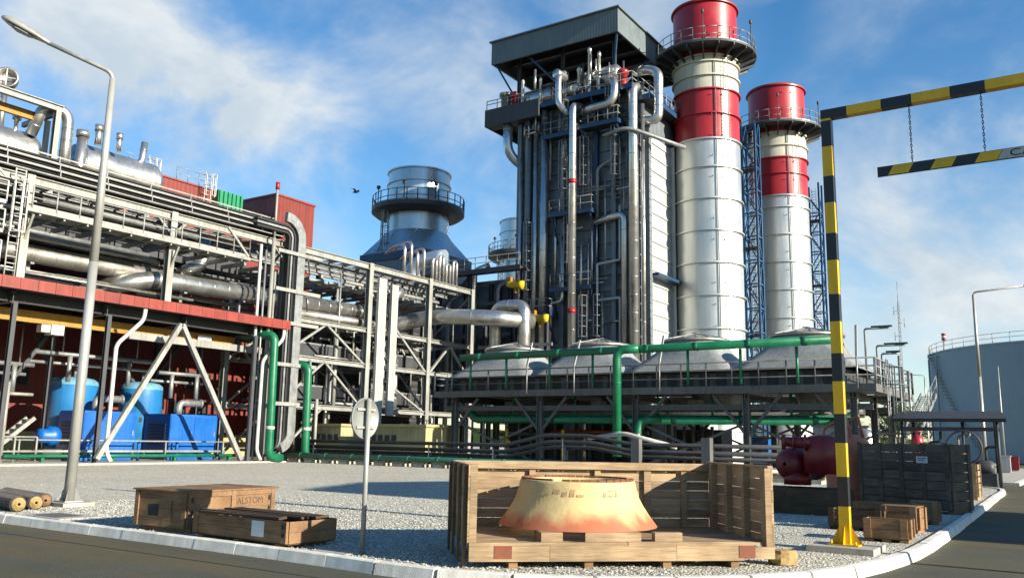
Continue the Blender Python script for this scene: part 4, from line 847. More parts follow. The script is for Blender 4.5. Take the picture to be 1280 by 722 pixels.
# ------------------------------------------------------------------ pipe rack
RX, RXB = -45.5, -51.0
rk = T('pipe_rack', 'long pale steel pipe rack with walkway, beams and braces, in front of the red hall', 'pipe rack', (-48, 40, 0))
CY = (22.35, 31.0, 39.9, 48.5, 55.8, 61.8)
for i, y in enumerate(CY):
    z0 = 9.3 if y < 39 else 0
    for x in (RX, RXB): b = MB(); b.ibeam((x, y, z0), (x, y, 15.0 if x == RX else 14.8), .42, .42, .05, side=(1, 0, 0)); b.build('column', K['steel'], rk)
LV = (14.72, 12.85, 9.75, 7.05, 3.75)
for z in LV:
    y0 = 14 if z > 9.8 else 39.9
    h_ = .45 if z > 14 else .34
    for x in (RX, RXB):
        if z > 14 or y0 > 30: b = MB(); b.ibeam((x, y0, z), (x, 61.8, z), .3, h_, .045); b.build('beam', K['steel'], rk)
    for k in range(60):
        y = 15 + k * 1.45
        if y < y0 or y > 61.6: continue
        if z < 9 and k % 3: continue
        if z < 12 and k % 2: continue
        b = MB(); b.bar((RX - .16, y, z - .02), (RXB + .16, y, z - .02), .18, .24); b.build('cross_beam', K['galv'], rk)
for i in range(3): b = MB(); b.ibeam((RX - 1.4 - i * 1.4, 14, 14.5), (RX - 1.4 - i * 1.4, 61.8, 14.5), .22, .3, .035); b.build('stringer', K['galv'], rk)
def brace(p, q, w_=.17): b = MB(); b.bar(p, q, w_); b.build('brace', K['steel'], rk)
ym = (55.8 + 61.8) / 2
for x in (RX, RXB):
    brace((x, 55.9, 6.9), (x, ym, 9.6)); brace((x, 61.7, 6.9), (x, ym, 9.6)); brace((x, 48.7, 12.7), (x, 55.6, 7.1)); brace((x, 48.7, 7.0), (x, 55.6, 3.8), .14)
    brace((x, 40.1, 7.1), (x, 44.2, 9.7), .15); brace((x, 48.3, 7.1), (x, 44.2, 9.7), .15); brace((x, 40.1, .3), (x, 44.2, 3.7), .15); brace((x, 48.3, 3.8), (x, 44.2, 7.0), .15); brace((x, 40.1, 3.8), (x, 44.2, 7.0), .15)
for y in CY[2:]: brace((RX, y, 3.9), (RXB, y, 9.6), .14); brace((RXB, y, 9.9), (RX, y, 14.5), .14)
for y in (31.0, 39.9): 
    for s_ in (-1, 1): brace((RX, y, 13.6), (RX, y + s_ * 1.0, 14.5), .12)
# hung walkway on the left bay
wk = MB(); wk.box(-45.9, -44.6, 22.0, 36.3, 12.86, 13.06); wk.build('walkway', K['steel'], rk)
wk = MB(); railing(wk, [(-44.62, 22.2, 13.06), (-44.62, 36.2, 13.06), (-45.5, 36.25, 13.06)], 1.15, 1.25, .038, .16); wk.build('walkway_railing', K['steel'], rk)
b = MB()
for i in range(11): y = 22.7 + i * 1.3; b.bar((-45.5, y, 12.8), (-44.7, y, 12.8), .1, .12)
b.islands('walkway_bracket', K['steel'], rk)
for y in (22.35, 31.0): b = MB(); b.bar((-45.4, y, 11.4), (-44.7, y, 12.75), .12); b.build('knee_brace', K['steel'], rk)
b = MB(); b.bar((-44.62, 34.4, 14.7), (-44.62, 36.1, 13.1), .14); b.build('walkway_brace', K['steel'], rk)
# end stair / scaffold of white pipes at far left
t = T('ladder_tower', 'white ladder tower with platforms at the far left of the pipe rack', 'ladder', (-45.6, 21.4, 9.3)); b = MB()
ladder(b, -44.9, 21.6, 9.4, 15.0, (0, 1, 0), (1, 0, 0), .5, True, .04); b.build('ladder', K['whitep'], t)
b = MB()
for z in (10.0, 11.6, 13.1): railing(b, [(-44.8, 17.4, z), (-44.8, 21.0, z)], 1.1, 1.2, .04, .1); b.box(-46, -44.8, 17.2, 21.0, z - .08, z)
b.build('landing', K['whitep'], t); b = MB(); b.bar((-45, 20.9, 14.5), (-45, 17.5, 17), .1); b.bar((-45, 17.6, 9.5), (-45, 20.9, 12.9), .12); b.build('stay', K['whitep'], t)
# cable trays on top, turning down at the right
for k, (z, lab) in enumerate(((15.12, 'lowest of the black cable trays running along the top of the rack'), (15.52, 'middle black cable tray with pale rims along the top of the rack'), (15.92, 'topmost black cable tray with pale rims along the rack'))):
    t = T('cable_tray', lab, 'cable tray', (-45.4, 30, z)); xs = -45.0 - k * .12
    b = MB(); b.box(xs - 1.0, xs - .38, 14, 39.6 - k * .5, z + .02, z + .33); b.build('cables', K['black'], t)
    b = MB(); b.box(xs + .001, xs + .035, 14, 39.6 - k * .5, z + .29, z + .37); b.box(xs + .001, xs + .035, 14, 39.6 - k * .5, z - .03, z + .03); b.build('rim', K['steel'], t)
    b = MB()
    for i in range(9): y = 15.4 + i * 2.75; b.bar((xs + .04, y, z - .05), (xs + .04, y, z + .4), .05)
    b.islands('post', K['galv'], t)
rs = T('cable_riser', 'broad pale cable duct turning from the rack top down to the ground', 'cable duct', (-44.6, 40, 0))
def sweep_yz(mb, path, x0, x1, th):
    rings = []; P = [V((0, a, b_)) for a, b_ in path]; N = len(P)
    for i, p in enumerate(P):
        d = (P[min(i + 1, N - 1)] - P[max(i - 1, 0)]).normalized(); n_ = V((0, d.z, -d.y))
        rings.append([V((x0, p.y, p.z)) + V((0, n_.y, n_.z)) * th, V((x1, p.y, p.z)) + V((0, n_.y, n_.z)) * th, V((x1, p.y, p.z)) - V((0, n_.y, n_.z)) * th, V((x0, p.y, p.z)) - V((0, n_.y, n_.z)) * th])
    mb.skin(rings, smooth=False)
def riser_path(off, zb):
    r0 = 1.2 + off; c = (39.1 - .0, 15.0); pts = [(36.6, c[1] + r0)]
    pts += [(c[0] + r0 * math.sin(a), c[1] + r0 * math.cos(a)) for a in [PI / 2 * i / 8 for i in range(9)]]
    pts += [(c[0] + r0, zb + 1.0)]
    pts += [(c[0] + r0 - 1.0 + 1.0 * math.cos(a), zb + 1.0 - 1.0 * math.sin(a)) for a in [PI / 2 * i / 6 for i in range(1, 6)]]
    return pts
b = MB(); sweep_yz(b, riser_path(.25, .9)[1:], -44.8, -44.5, .33); b.build('duct', K['galv'], rs)
for i in range(3): b = MB(); sweep_yz(b, riser_path(-.35 - i * .24, .7 - .15 * i), -44.95, -44.55, .07); b.build('inner_tray', K['black'] if i % 2 == 0 else K['galv'], rs)
for z in (14.0, 11.4, 9.2, 6.4, 3.8): b = MB(); b.bar((-44.45, 38.4, z), (-44.45, 42.4, z), .12, .24); b.build('support_rail', K['steel'], rs)
for z in (14.0, 11.4, 6.4): b = MB(); b.bar((-44.5, 41.2, z - .2), (-45.4, 42.2, z - 1.0), .1); b.build('support_brace', K['galv'], rs)
# conduits at the corner column
for i, (y, x, r_, z1, mt_, lab) in enumerate(((37.35, -44.9, .1, 14.2, 'whitep', 'thin white riser pipe, leftmost of the vertical pipes beside the cable duct'), (37.8, -44.9, .07, 13.9, 'galv', 'thin grey conduit rising just right of the leftmost white riser'), (38.3, -44.8, .13, 14.8, 'steel', 'stout pale riser pipe with a red cap standing left of the cable duct'), (38.75, -45.0, .08, 12.6, 'steel', 'slim pale conduit squeezed between the stout riser and cable duct'), (42.6, -45.2, .08, 7.0, 'steel', 'slim pale conduit just right of the short green pipe'), (43.4, -45.2, .12, 4.3, 'steel', 'short pale standpipe right of the short green pipe'))):
    b = MB(); b.tube((x, y, 0), (x, y, z1), r_, 8)
    if 'red cap' in lab:
        t = T('riser_pipe', lab, 'pipe', (x, y, 0)); b.tube((x, y, z1), (x, y, 18.2), .08, 8); b.build('pipe', K[mt_], t); b = MB(); b.tube((x, y, 18.2), (x, y, 18.7), .14, 8); b.build('cap', K['red'], t)
    else: S(b, 'riser_pipe', K[mt_], lab, 'pipe')
for y0, z1, lab in ((38.2, 8.0, 'tall green vertical pipe with a white band left of the cable duct'), (41.3, 6.25, 'shorter green vertical pipe with a bent top right of the cable duct')):
    t = T('green_riser', lab, 'pipe', (-44, y0, 0)); b = MB(); b.pipe([(-46.5, y0 - .6, z1 + .25), (-44.0, y0, z1 + .2), (-44.0, y0 + .15, .35), (-44.0, y0 + 1.2, .3)], .27, 14, .5); b.build('pipe', K['green'], t)
    b = MB(); b.tube((-44, y0 + .12, 2.1), (-44, y0 + .125, 2.3), .29, 14); b.build('band', K['whitep'], t)
# large clad pipes
def cladpipe(pts, r, label, mat='clad', bend=1.2, bands=1.1, sup=None):
    p0 = V(pts[0]); t = T('insulated_pipe', label, 'pipe', (p0.x, p0.y, p0.z)); b = MB(); b.pipe(pts, r, 18, bend, bands, .05, .015, 7); b.build('cladding', K[mat], t)
    for (x, y, z, zb) in (sup or []): b = MB(); b.bar((x, y, zb), (x, y, z - r), .2); b.bar((x - r, y, z - r - .05), (x + r, y, z - r - .05), .2, .1); b.build('support', K['galv'], t)
cladpipe([(-49.5, 16, 11.1), (-48, 20, 11.3), (-48, 33, 11.4), (-49.5, 37, 11.4)], .5, 'long silver clad pipe behind the walkway at the far left of the rack', 'cladold', sup=[(-48, 24, 11.3, 9.3), (-48, 29.5, 11.4, 9.3)])
cladpipe([(-52, 29.2, 10.2), (-47.6, 29.2, 10.4), (-47.0, 31.2, 11.0), (-47.0, 49.5, 11.35)], .56, 'thickest silver clad pipe running through the rack above the red fascia', sup=[(-47, 33, 11, 9.3), (-47, 37.5, 11.1, 9.3), (-47, 44, 11.2, 9.8)])
cladpipe([(-52, 33.8, 11.2), (-47.6, 33.8, 12.1), (-47.6, 34.9, 12.6), (-47.6, 34.9, 14.3)], .4, 'bent silver pipe under the right end of the walkway', bend=.9, bands=.9)
cladpipe([(-50, 31, 9.6), (-49, 36, 9.75), (-49, 48, 10.0)], .42, 'lower dull silver pipe lying behind the thickest clad pipe', 'cladold')
cladpipe([(-46.6, 42.4, 10.35), (-46.6, 50.5, 10.5), (-46.6, 51.6, 9.4)], .34, 'smaller silver pipe below the thickest clad pipe beside the cable duct', 'cladold', bend=.7)
cladpipe([(-50, 54.5, 10.6), (-47.4, 56.6, 11.8), (-44.0, 57.4, 11.9), (-40.2, 57.9, 11.6), (-38.5, 61, 11.6)], .66, 'fat silver pipe leaving the rack towards the boiler', bend=1.4)
cladpipe([(-46.1, 52.0, 8.2), (-46.1, 52.0, 13.0), (-46.1, 53.0, 13.5), (-48.5, 53.2, 13.5)], .42, 'silver upright pipe with a bent top between the ribbed cable panels and the rack column', bend=.8, bands=.8)
cladpipe([(-46.2, 52.6, 3.5), (-46.2, 52.6, 7.9)], .3, 'short silver upright pipe low in the rack right of the ribbed panels', bands=.8)
cladpipe([(-49.4, 49.5, 13.2), (-49.4, 61, 13.4)], .35, 'dull silver pipe high in the right end of the rack', 'cladold')
cladpipe([(-46.6, 41.2, 5.0), (-46.6, 42.4, 8.6), (-47.5, 42.6, 9.2)], .36, 'silver bent pipe just right of the short green pipe', bend=.6, bands=.7)
# ribbed vertical cable panels
for (y0, y1, z0, z1, lab) in ((48.95, 50.0, 1.6, 13.9, 'tall ribbed pale cable ladder panel, wider of the two in the rack'), (50.45, 51.2, 3.4, 13.6, 'tall ribbed pale cable ladder panel, narrower one to the right')):
    t = T('cable_ladder', lab, 'cable ladder', (-45, (y0 + y1) / 2, z0)); b = MB(); n_ = int((y1 - y0) / .15)
    for i in range(n_): b.box(-45.1, -44.85, y0 + i * .15, y0 + i * .15 + .11, z0, z1)
    b.build('cable_run', K['whitep'], t); b = MB()
    z = z0 + .4
    while z < z1: b.box(-45.2, -45.102, y0, y1, z, z + .12); z += .8
    b.islands('rung', K['galv'], t)
# small goosenecks at the top right of the rack
for i in range(8):
    y = 52.6 + i * .95; zt_ = 16.6 + (.5 if i % 2 else 0) - i * .08
    b = MB()
    if i < 4: b.pipe([(-45.6 - .1 * i, y, 14.9), (-45.6 - .1 * i, y, zt_ + .8), (-47.5, y + .6, zt_ + .8), (-48.2, y + .6, zt_ + .3)], .13, 8, .6)
    else: b.pipe([(-45.7, y, 14.6), (-45.7, y, zt_ + .6), (-45.7, y + .5, zt_ + .6), (-45.7, y + .5, 15)], .13, 8, .25)
    o = S(b, 'gooseneck_pipe', K['clad'], 'thin silver gooseneck pipe on top of the rack below the wide grey stack', 'pipe', 'gooseneck pipes below the wide grey stack')
# dark box added behind the rack to stand in for its black shade
t = T('shade_infill', 'dark louvred box added to fill the shade behind the right end of the rack', 'enclosure', (-56, 55, 0)); b = MB(); b.box(-62, -52.5, 48.5, 64, 0, 12.4); b.build('body', K['darksteel'], t)
b = MB()
for i in range(20): b.box(-52.5, -52.42, 49, 63.5, .6 + i * .58, .9 + i * .58)
b.build('louvre', K['black'], t)
for i in range(48):
    z = random.choice((3.95, 7.25, 9.95, 13.05)); x = random.uniform(RXB + .4, RX - .5); y0 = random.uniform(40, 50); y1 = y0 + random.uniform(6, 13)
    b = MB(); b.tube((x, y0, z + .2), (x, min(y1, 61.5), z + .2), random.uniform(.07, .17), 8); b.build('rack_conduit', K[random.choice(('galv', 'cladold', 'steel', 'darksteel'))], rk)
for i in range(40):
    y = random.uniform(40.5, 61.5); x = random.uniform(RXB, RX - .6); z0 = random.choice((0, 3.8, 7.1)); b = MB(); b.tube((x, y, z0), (x, y, z0 + random.uniform(3, 8)), random.uniform(.06, .16), 7); b.build('rack_riser', K[random.choice(('galv', 'cladold', 'steel', 'darksteel'))], rk)
for i in range(38):
    x = random.uniform(-51, -46.2); y0 = random.uniform(15, 26); z = random.choice((9.95, 10.4, 12.2, 13.6, 14.0)); b = MB(); b.tube((x, y0, z), (x, y0 + random.uniform(8, 14), z), random.uniform(.07, .2), 8); b.build('rack_conduit', K[random.choice(('galv', 'cladold', 'darksteel'))], rk)
# beam levels behind the walkway, left bays
for z in (9.75, 12.3):
    b = MB(); b.ibeam((RXB, 14, z), (RXB, 39.9, z), .3, .34, .045); b.build('beam', K['galv'], rk)
# drums on top of the rack
def drum(y0, y1, r, z, label, x=-52.0):
    t = T('steam_drum', label, 'drum', (x, (y0 + y1) / 2, z - r)); b = MB()
    prof = [(.02, y0 - r * .5), (r * .5, y0 - r * .42), (r * .85, y0 - r * .22), (r, y0)]; q = y0
    while q < y1 - .2: prof += [(r, q), (r + .025, q + .01), (r + .025, q + .08), (r, q + .09)]; q += 1.6
    prof += [(r, y1), (r * .85, y1 + r * .22), (r * .5, y1 + r * .42), (.02, y1 + r * .5)]
    b.lathe((x, 0, z), prof[:4], 36, (0, 1, 0)); b.lathe((x, 0, z), prof[3:-3], 36, (0, 1, 0), sharp=True); b.lathe((x, 0, z), prof[-4:], 36, (0, 1, 0)); b.build('shell', K['clad'], t)
    for y in (y0 + .6, y1 - .6): b = MB(); b.box(x - r * .8, x + r * .8, y - .15, y + .15, 15.0, z - r * .72); b.build('saddle', K['galv'], t)
    return t
drum(15, 25.2, 1.3, 18.0, 'silver horizontal drum with a domed end, cut by the left edge of the view')
drum(28.2, 33.4, 1.3, 18.4, 'silver horizontal drum on the rack behind the left lamp pole')
b = MB(); b.box(-54.5, -49, 14, 34.5, 14.95, 15.1); b.build('top_deck', K['galv'], rk)
for i, (y, z1, r_, lab) in enumerate(((26.4, 20.7, .32, 'thick silver gooseneck pipe between the two silver drums'), (27.6, 19.9, .3, 'silver upright pipe just right of the thick gooseneck'), (28.6, 20.6, .2, 'slim silver vent pipe left of the lamp pole on the drum'), (30.0, 20.5, .16, 'capped silver vent standing on the right drum beside the lamp pole'), (32.4, 20.9, .22, 'silver vent with a low elbow at the right end of the drum'))):
    b = MB()
    if i == 0: b.pipe([(-50, y, 15), (-50, y, z1), (-50.2, y - 1.4, z1 + .1), (-51, y - 1.6, 19)], r_, 14, .7, .7, .05, .015)
    elif i == 4: b.pipe([(-51.6, y - 1.2, 19.2), (-51.4, y - .1, 19.4), (-51.4, y, z1)], r_, 12, .4, .6, .05, .015)
    else: b.tube((-50.4, y, 15.1 if i == 1 else 19.4), (-50.4, y, z1), r_, 12); b.tube((-50.4, y, z1 - .3), (-50.4, y, z1 + .1), r_ * 1.3, 12)
    S(b, 'vent_pipe', K['clad'], lab, 'pipe')
for i, (y, z1) in enumerate(((17.5, 20.6), (19.0, 20.2), (20.2, 20.8), (21.6, 20.3), (23.0, 20.9), (24.2, 20.2))):
    b = MB(); b.lathe((-51.6, y, 19.1), [(.12, 0), (.12, z1 - 19.5), (.25, z1 - 19.45), (.25, z1 - 19.2), (.1, z1 - 19.1)], 12); S(b, 'safety_valve', K['clad'], 'small silver valve stub standing on top of the left drum', 'valve', 'valve stubs on the left drum')
gf = T('monorail_frame', 'pale portal frame with a yellow monorail beam above the left drum', 'crane', (-50, 22, 15)); b = MB(); b.ibeam((-49.6, 12, 20.6), (-49.6, 25.8, 20.6), .3, .4, .05); b.build('beam', K['steel'], gf)
for y in (25.5, 18.0): b = MB(); b.ibeam((-49.6, y, 15), (-49.6, y, 20.4), .3, .36, .05, side=(1, 0, 0)); b.build('column', K['steel'], gf)
b = MB(); b.ibeam((-50.6, 12, 20.0), (-50.6, 25.2, 20.0), .25, .5, .05); b.build('monorail', K['crane'], gf)
b = MB(); b.bar((-53.5, 25.5, 20.3), (-49.6, 25.5, 20.3), .2, .3); b.bar((-50.6, 25.5, 15), (-50.6, 25.5, 20.0), .25); b.build('cross_beam', K['steel'], gf)
t = T('silencer', 'round silencer outlet with a cross bar, high at the left edge of the view', 'silencer', ay(8, 97, 26.5)); p = ay(8, 97, 26.5)
b = MB(); dv = V((.75, -.55, .12)).normalized(); b.lathe(p, [(.02, -.5), (.66, -.5), (.68, 0), (.74, .0), (.74, .08), (.6, .08), (.58, -.35), (.02, -.36)], 28, dv); b.build('drum', K['cladold'], t)
b = MB(); b.bar(p + dv * .03 + V((0, 0, -.6)), p + dv * .03 + V((0, 0, .6)), .06); b.bar(p + dv * .03 + V((-.3, -.5, 0)), p + dv * .03 + V((.3, .5, 0)), .06); b.tube(p - V((0, 0, 4)), p - V((0, 0, .65)), .2, 10); b.build('cross_bar', K['clad'], t)
# two beige pits behind the pipeway
for (x0, x1, lab) in ((-46.3, -43.6, 'beige lidded equipment box, smaller one partly behind the round sign'), (-41.0, -36.0, 'beige lidded equipment box, longer one right of the round sign')):
    t = T('equipment_box', lab, 'equipment box', ((x0 + x1) / 2, 45.6, 0)); b = MB(); b.box(x0, x1, 44.3, 47.2, 0, 2.45); b.build('body', K['beige'], t); b = MB(); b.box(x0 - .15, x1 + .15, 44.15, 47.35, 2.452, 2.62); b.build('lid', K['beige'], t)
    b = MB(); 
    for k in range(4): b.box(x0 + .3 + k * .6, x0 + .7 + k * .6, 44.26, 44.298, 1.5, 1.9)
    b.islands('vent', K['darksteel'], t)

# trunking added to fill the rack bays and shade the red hall wall
for (x, z, w_, h_, y0, y1, mt_, lab) in ((-48.6, 13.15, 1.1, 1.15, 14, 38.8, 'darksteel', 'dark trunking added behind the walkway railing to shade the upper rack'), (-50.2, 12.0, .9, .9, 14, 39.5, 'galv', 'grey trunking added behind the dark one to shade the rack'), (-53, 13.4, 1.6, 1.2, 14, 47, 'darksteel', 'dark duct added to shade the red hall wall at the height of the walkway'), (-53.5, 10.2, 1.3, .9, 18, 46, 'galv', 'grey duct added to shade the red hall wall behind the silver pipes'), (-49.5, 5.0, 1.0, 1.0, 42, 61, 'darksteel', 'dark trunking added to darken the lower right bays of the rack'), (-48.6, 8.0, 1.2, 1.1, 41, 61, 'darksteel', 'dark trunking added to darken the middle right bays of the rack')):
    t = T('shade_trunking', lab, 'cable duct', (x, (y0 + y1) / 2, z)); b = MB(); y = y0
    while y < y1: b.box(x - w_ / 2, x + w_ / 2, y, min(y + 2.9, y1), z - h_ / 2, z + h_ / 2); y += 3.0
    b.build('trunking', K[mt_], t); b = MB(); b.box(x + w_ / 2, x + w_ / 2 + .06, y0, y1, z + h_ / 2 - .08, z + h_ / 2 + .04); b.build('rim', K['galv'], t)
# ------------------------------------------------------------------ low pipeway with sleepers
xs_ = [-46.3 + i * 1.55 for i in range(24)]
sp0 = None
for i, x in enumerate(xs_):
    if sp0 is None:
        sp0 = T('pipe_sleeper', 'pale concrete sleeper with timber packing carrying the ground pipes, one of a long row', 'sleeper', (x, 41.8, 0), 'sleepers under the ground pipes'); b = MB(); b.box(x - .35, x + .35, 41.0, 42.9, 0, .18); b.build('block', K['conc'], sp0)
        b = MB(); b.box(x - .5, x + .5, 41.05, 41.25, .182, .30); b.box(x - .5, x + .5, 42.5, 42.7, .182, .30); b.islands('packing', K['wood'], sp0)
    else: dup(sp0, (x - xs_[0], 0, 0), sp0['label'])
for i, (y, z, r_, mt_, x1, lab) in enumerate(((41.1, .47, .17, 'dkgreen', -19.5, 'dull green ground pipe, nearest pipe on the sleepers'), (41.55, .42, .12, 'galv', -13, 'thin grey ground pipe behind the dull green one'), (42.0, .44, .14, 'cladold', -12, 'silver clad ground pipe in the middle of the sleepers'), (42.5, .5, .2, 'darksteel', -12, 'dark ground pipe at the back of the sleepers'))):
    b = MB(); b.pipe([(-47.5, y, z), (x1, y, z)], r_, 10, 0, 2.2, .1, .02); S(b, 'ground_pipe', K[mt_], lab, 'pipe')
for i, (y, z, r_, mt_, lab) in enumerate(((42.2, 1.42, .11, 'galv', 'upper raised grey pipe with a hump behind the open crate'), (42.45, 1.05, .12, 'darksteel', 'middle raised dark pipe with a hump behind the open crate'), (42.7, .78, .1, 'galv', 'lower raised grey pipe with a hump behind the open crate'))):
    t = T('raised_pipe', lab, 'pipe', (-30, y, 0)); b = MB(); b.pipe([(-45, y, z), (-28.3, y, z), (-25.6, y, z + .6), (-22.8, y, z + .6), (-20.3, y, z + .18), (-10.5, y, z + .18)], r_, 9, .5); b.build('pipe', K['darksteel'], t)
    b = MB()
    for x in (-44, -39, -34, -29.2): b.tube((x, y, 0), (x, y, z - r_), .05, 5)
    for x in (-24.5,): b.tube((x, y, 0), (x, y, z + .6 - r_), .05, 5)
    for x in (-16, -12): b.tube((x, y, 0), (x, y, z + .18 - r_), .05, 5)
    b.islands('stanchion', K['galv'], t)
b = MB(); b.box(-16.2, -15.75, 41.6, 42.05, 0, 2.0); S(b, 'pipe_post', K['decksteel'], 'square grey post standing in the pipeway right of the hump', 'post')
b = MB(); b.box(-19.9, -19.45, 41.3, 41.7, 0, 1.9); S(b, 'pipe_post', K['decksteel'], 'square grey post standing in the pipeway close to the green drop pipe', 'post')
b = MB(); b.pipe([(-24, 44.2, 1.9), (-21.7, 44.2, 2.2), (-18.6, 44.2, 1.5)], .12, 8, .3); S(b, 'sloping_pipe', K['whitep'], 'pale sloping pipe in front of the cooler legs by the green drop pipe', 'pipe')

# ------------------------------------------------------------------ air cooler on its platform
ac = T('air_cooler', 'long air cooler on a steel platform with railings, pale fan hoods on top', 'air cooler', (-23, 51, 0))
X0, X1, Y0, Y1 = -36.8, -8.7, 46.0, 57.0
b = MB(); b.box(X0, X1, Y0, Y0 + .25, 4.45, 4.85); b.box(X0, X1, Y1 - .25, Y1, 4.45, 4.85); b.box(X0, X0 + .25, Y0 + .252, Y1 - .252, 4.45, 4.85); b.box(X1 - .25, X1, Y0 + .252, Y1 - .252, 4.45, 4.85); b.build('edge_beam', K['decksteel'], ac)
b = MB(); b.box(X0 + .26, X1 - .26, Y0 + .26, Y0 + 1.4, 4.74, 4.80); b.box(X0 + .26, X1 - .26, Y1 - 1.4, Y1 - .26, 4.74, 4.80); b.box(-10.4, X1 - .26, Y0 + 1.402, Y1 - 1.402, 4.74, 4.80); b.box(X0 + .26, X0 + 1, Y0 + 1.402, Y1 - 1.402, 4.74, 4.80); b.build('deck', K['decksteel'], ac)
for (p, q, nm) in (((X0, Y0 + .05), (X1, Y0 + .05), 'front'), ((X1 - .05, Y0 + .05), (X1 - .05, Y1), 'side'), ((X0 + .05, Y0 + .05), (X0 + .05, Y1), 'side'), ((X0, Y1 - .05), (X1, Y1 - .05), 'rear')):
    b = MB(); railing(b, [(*p, 4.85), (*q, 4.85)], 1.3, 1.45, .042, .0, mids=(.45, .88)); b.build('railing', K['decksteel'] if nm != 'side' else K['galv'], ac)
for x in (-35.4, -28.7, -22.1, -15.5, -9.9):
    for y in (46.6, 51.5, 56.4): b = MB(); b.ibeam((x, y, 0), (x, y, 4.45), .36, .36, .05, side=(1, 0, 0)); b.build('column', K['decksteel'], ac)
    for y in (46.6, 56.4):
        for s_ in (-1, 1):
            if X0 < x + s_ * 2.2 < X1: b = MB(); b.bar((x, y, 2.2), (x + s_ * 1.9, y, 4.4), .16); b.build('knee_brace', K['decksteel'], ac)
for xa, xb in ((-35.4, -28.7), (-22.1, -15.5), (-15.5, -9.9)):
    for y in (46.62, 56.4):
        b = MB(); b.bar((xa, y, .2), (xb, y + .03, 2.9), .13); b.build('cross_brace', K['decksteel'], ac); b = MB(); b.bar((xb, y + .14, .2), (xa, y + .16, 2.9), .13); b.build('cross_brace', K['decksteel'], ac)
for y in (46.6, 51.5, 56.4): b = MB(); b.ibeam((X0 + .5, y, 3.72), (X1 - .3, y, 3.72), .25, .3, .04); b.build('lower_beam', K['decksteel'], ac)
for x in (-35.4, -28.7, -22.1, -15.5, -9.9): b = MB(); b.ibeam((x, Y0 + .3, 4.3), (x, Y1 - .3, 4.3), .25, .3, .04); b.build('cross_beam', K['decksteel'], ac)
b = MB(); b.box(X0 + 1, -10.4, Y0 + 1.45, Y1 - 1.45, 4.82, 5.75); b.build('tube_bundle', K['darksteel'], ac)
b = MB()
for i in range(26): x = X0 + 1.3 + i * .98; b.box(x, x + .35, Y0 + 1.40, Y0 + 1.448, 4.9, 5.65)
b.islands('header_rib', K['decksteel'], ac)
for cx_ in (-33.1, -26.35, -19.75, -13.1):
    b = MB(); cy_ = 50.2; N = 48; rings = []
    for k in range(9):
        t = k / 8; z = 5.76 + 2.0 * (t ** .9); row = []
        for i in range(N):
            a_ = 2 * PI * i / N; c_, s_ = math.cos(a_), math.sin(a_); sq = 3.3 / max(abs(c_), abs(s_)); r_ = sq * (1 - t) + 1.95 * t - .35 * math.sin(PI * t) ; row.append(V((cx_ + c_ * r_, cy_ + s_ * r_, z)))
        rings.append(row)
    b.skin(rings, caps=False); b.build('fan_hood', K['hood'], ac)
    b = MB(); b.lathe((cx_, cy_, 7.76), [(1.96, 0), (2.08, .0), (2.08, .16), (1.9, .18), (1.0, .42), (.22, .55), (.22, .66), (.02, .68)], 40); b.build('fan_guard', K['cladold'], ac)
    b = MB()
    for i in range(16): a_ = 2 * PI * i / 16; b.bar((cx_ + 1.95 * math.cos(a_), cy_ + 1.95 * math.sin(a_), 7.96), (cx_ + .25 * math.cos(a_), cy_ + .25 * math.sin(a_), 8.34), .05, .05)
    b.islands('guard_rib', K['galv'], ac)
for cx_ in (-33.1, -26.35, -19.75, -13.1):
    b = MB(); b.lathe((cx_, 54.2, 4.2), [(1.6, 0), (1.8, .5), (1.8, .6)], 24); b.box(cx_ - .35, cx_ + .35, 49.6, 50.4, 3.4, 4.3); b.islands('fan_motor', K['galv'], ac)
hg = T('green_header', 'long green header pipe above the cooler railing with a bend down to the ground', 'pipe', (-22, 45.5, 0))
b = MB(); b.pipe([(-34.2, 45.5, 6.98), (-10.5, 45.5, 7.06)], .23, 14, 0, 2.9, .3, .015); b.build('header', K['green'], hg)
b = MB(); b.pipe([(-21.3, 45.3, 7.03), (-22.55, 45.0, 7.0), (-22.55, 45.0, .9)], .25, 14, .55, 2.4, .1, .02); b.build('drop_pipe', K['green'], hg)
b = MB()
for x in (-33.4, -30.6, -27.4, -24.4, -18.4, -15.4, -12.4): b.tube((x, 45.5, 4.9), (x, 45.5, 6.8), .08, 7)
b.islands('stand', K['green'], hg)
lg = T('green_lower_header', 'green header pipe running below the cooler platform with thin hangers', 'pipe', (-22, 47.0, 0))
b = MB(); b.pipe([(-34.5, 47.0, 3.9), (-34.2, 47.0, 3.05), (-9.9, 47.0, 3.02)], .26, 14, .6, 3.6, .3, .015); b.build('header', K['green'], lg)
b = MB()
for x in (-31, -26.4, -20.9, -17.6, -13.2, -11): b.tube((x, 47.0, 3.2), (x, 47.0, 4.45), .07, 7)
b.islands('hanger', K['green'], lg)
b = MB(); b.pipe([(-20.6, 47.0, 3.04), (-21.75, 46.2, 3.0), (-21.8, 45.85, .7)], .24, 14, .5); b.build('drop_pipe', K['green'], lg); b = MB(); b.tube((-21.8, 45.85, 1.95), (-21.8, 45.85, 2.2), .26, 14); b.build('band', K['whitep'], lg)
b = MB(); b.pipe([(-36, 48.3, 3.5), (-9.8, 48.3, 3.5)], .3, 12, 0, 4, .2, .02); S(b, 'grey_header', K['decksteel'], 'fat grey pipe hanging under the cooler platform behind the green header', 'pipe')
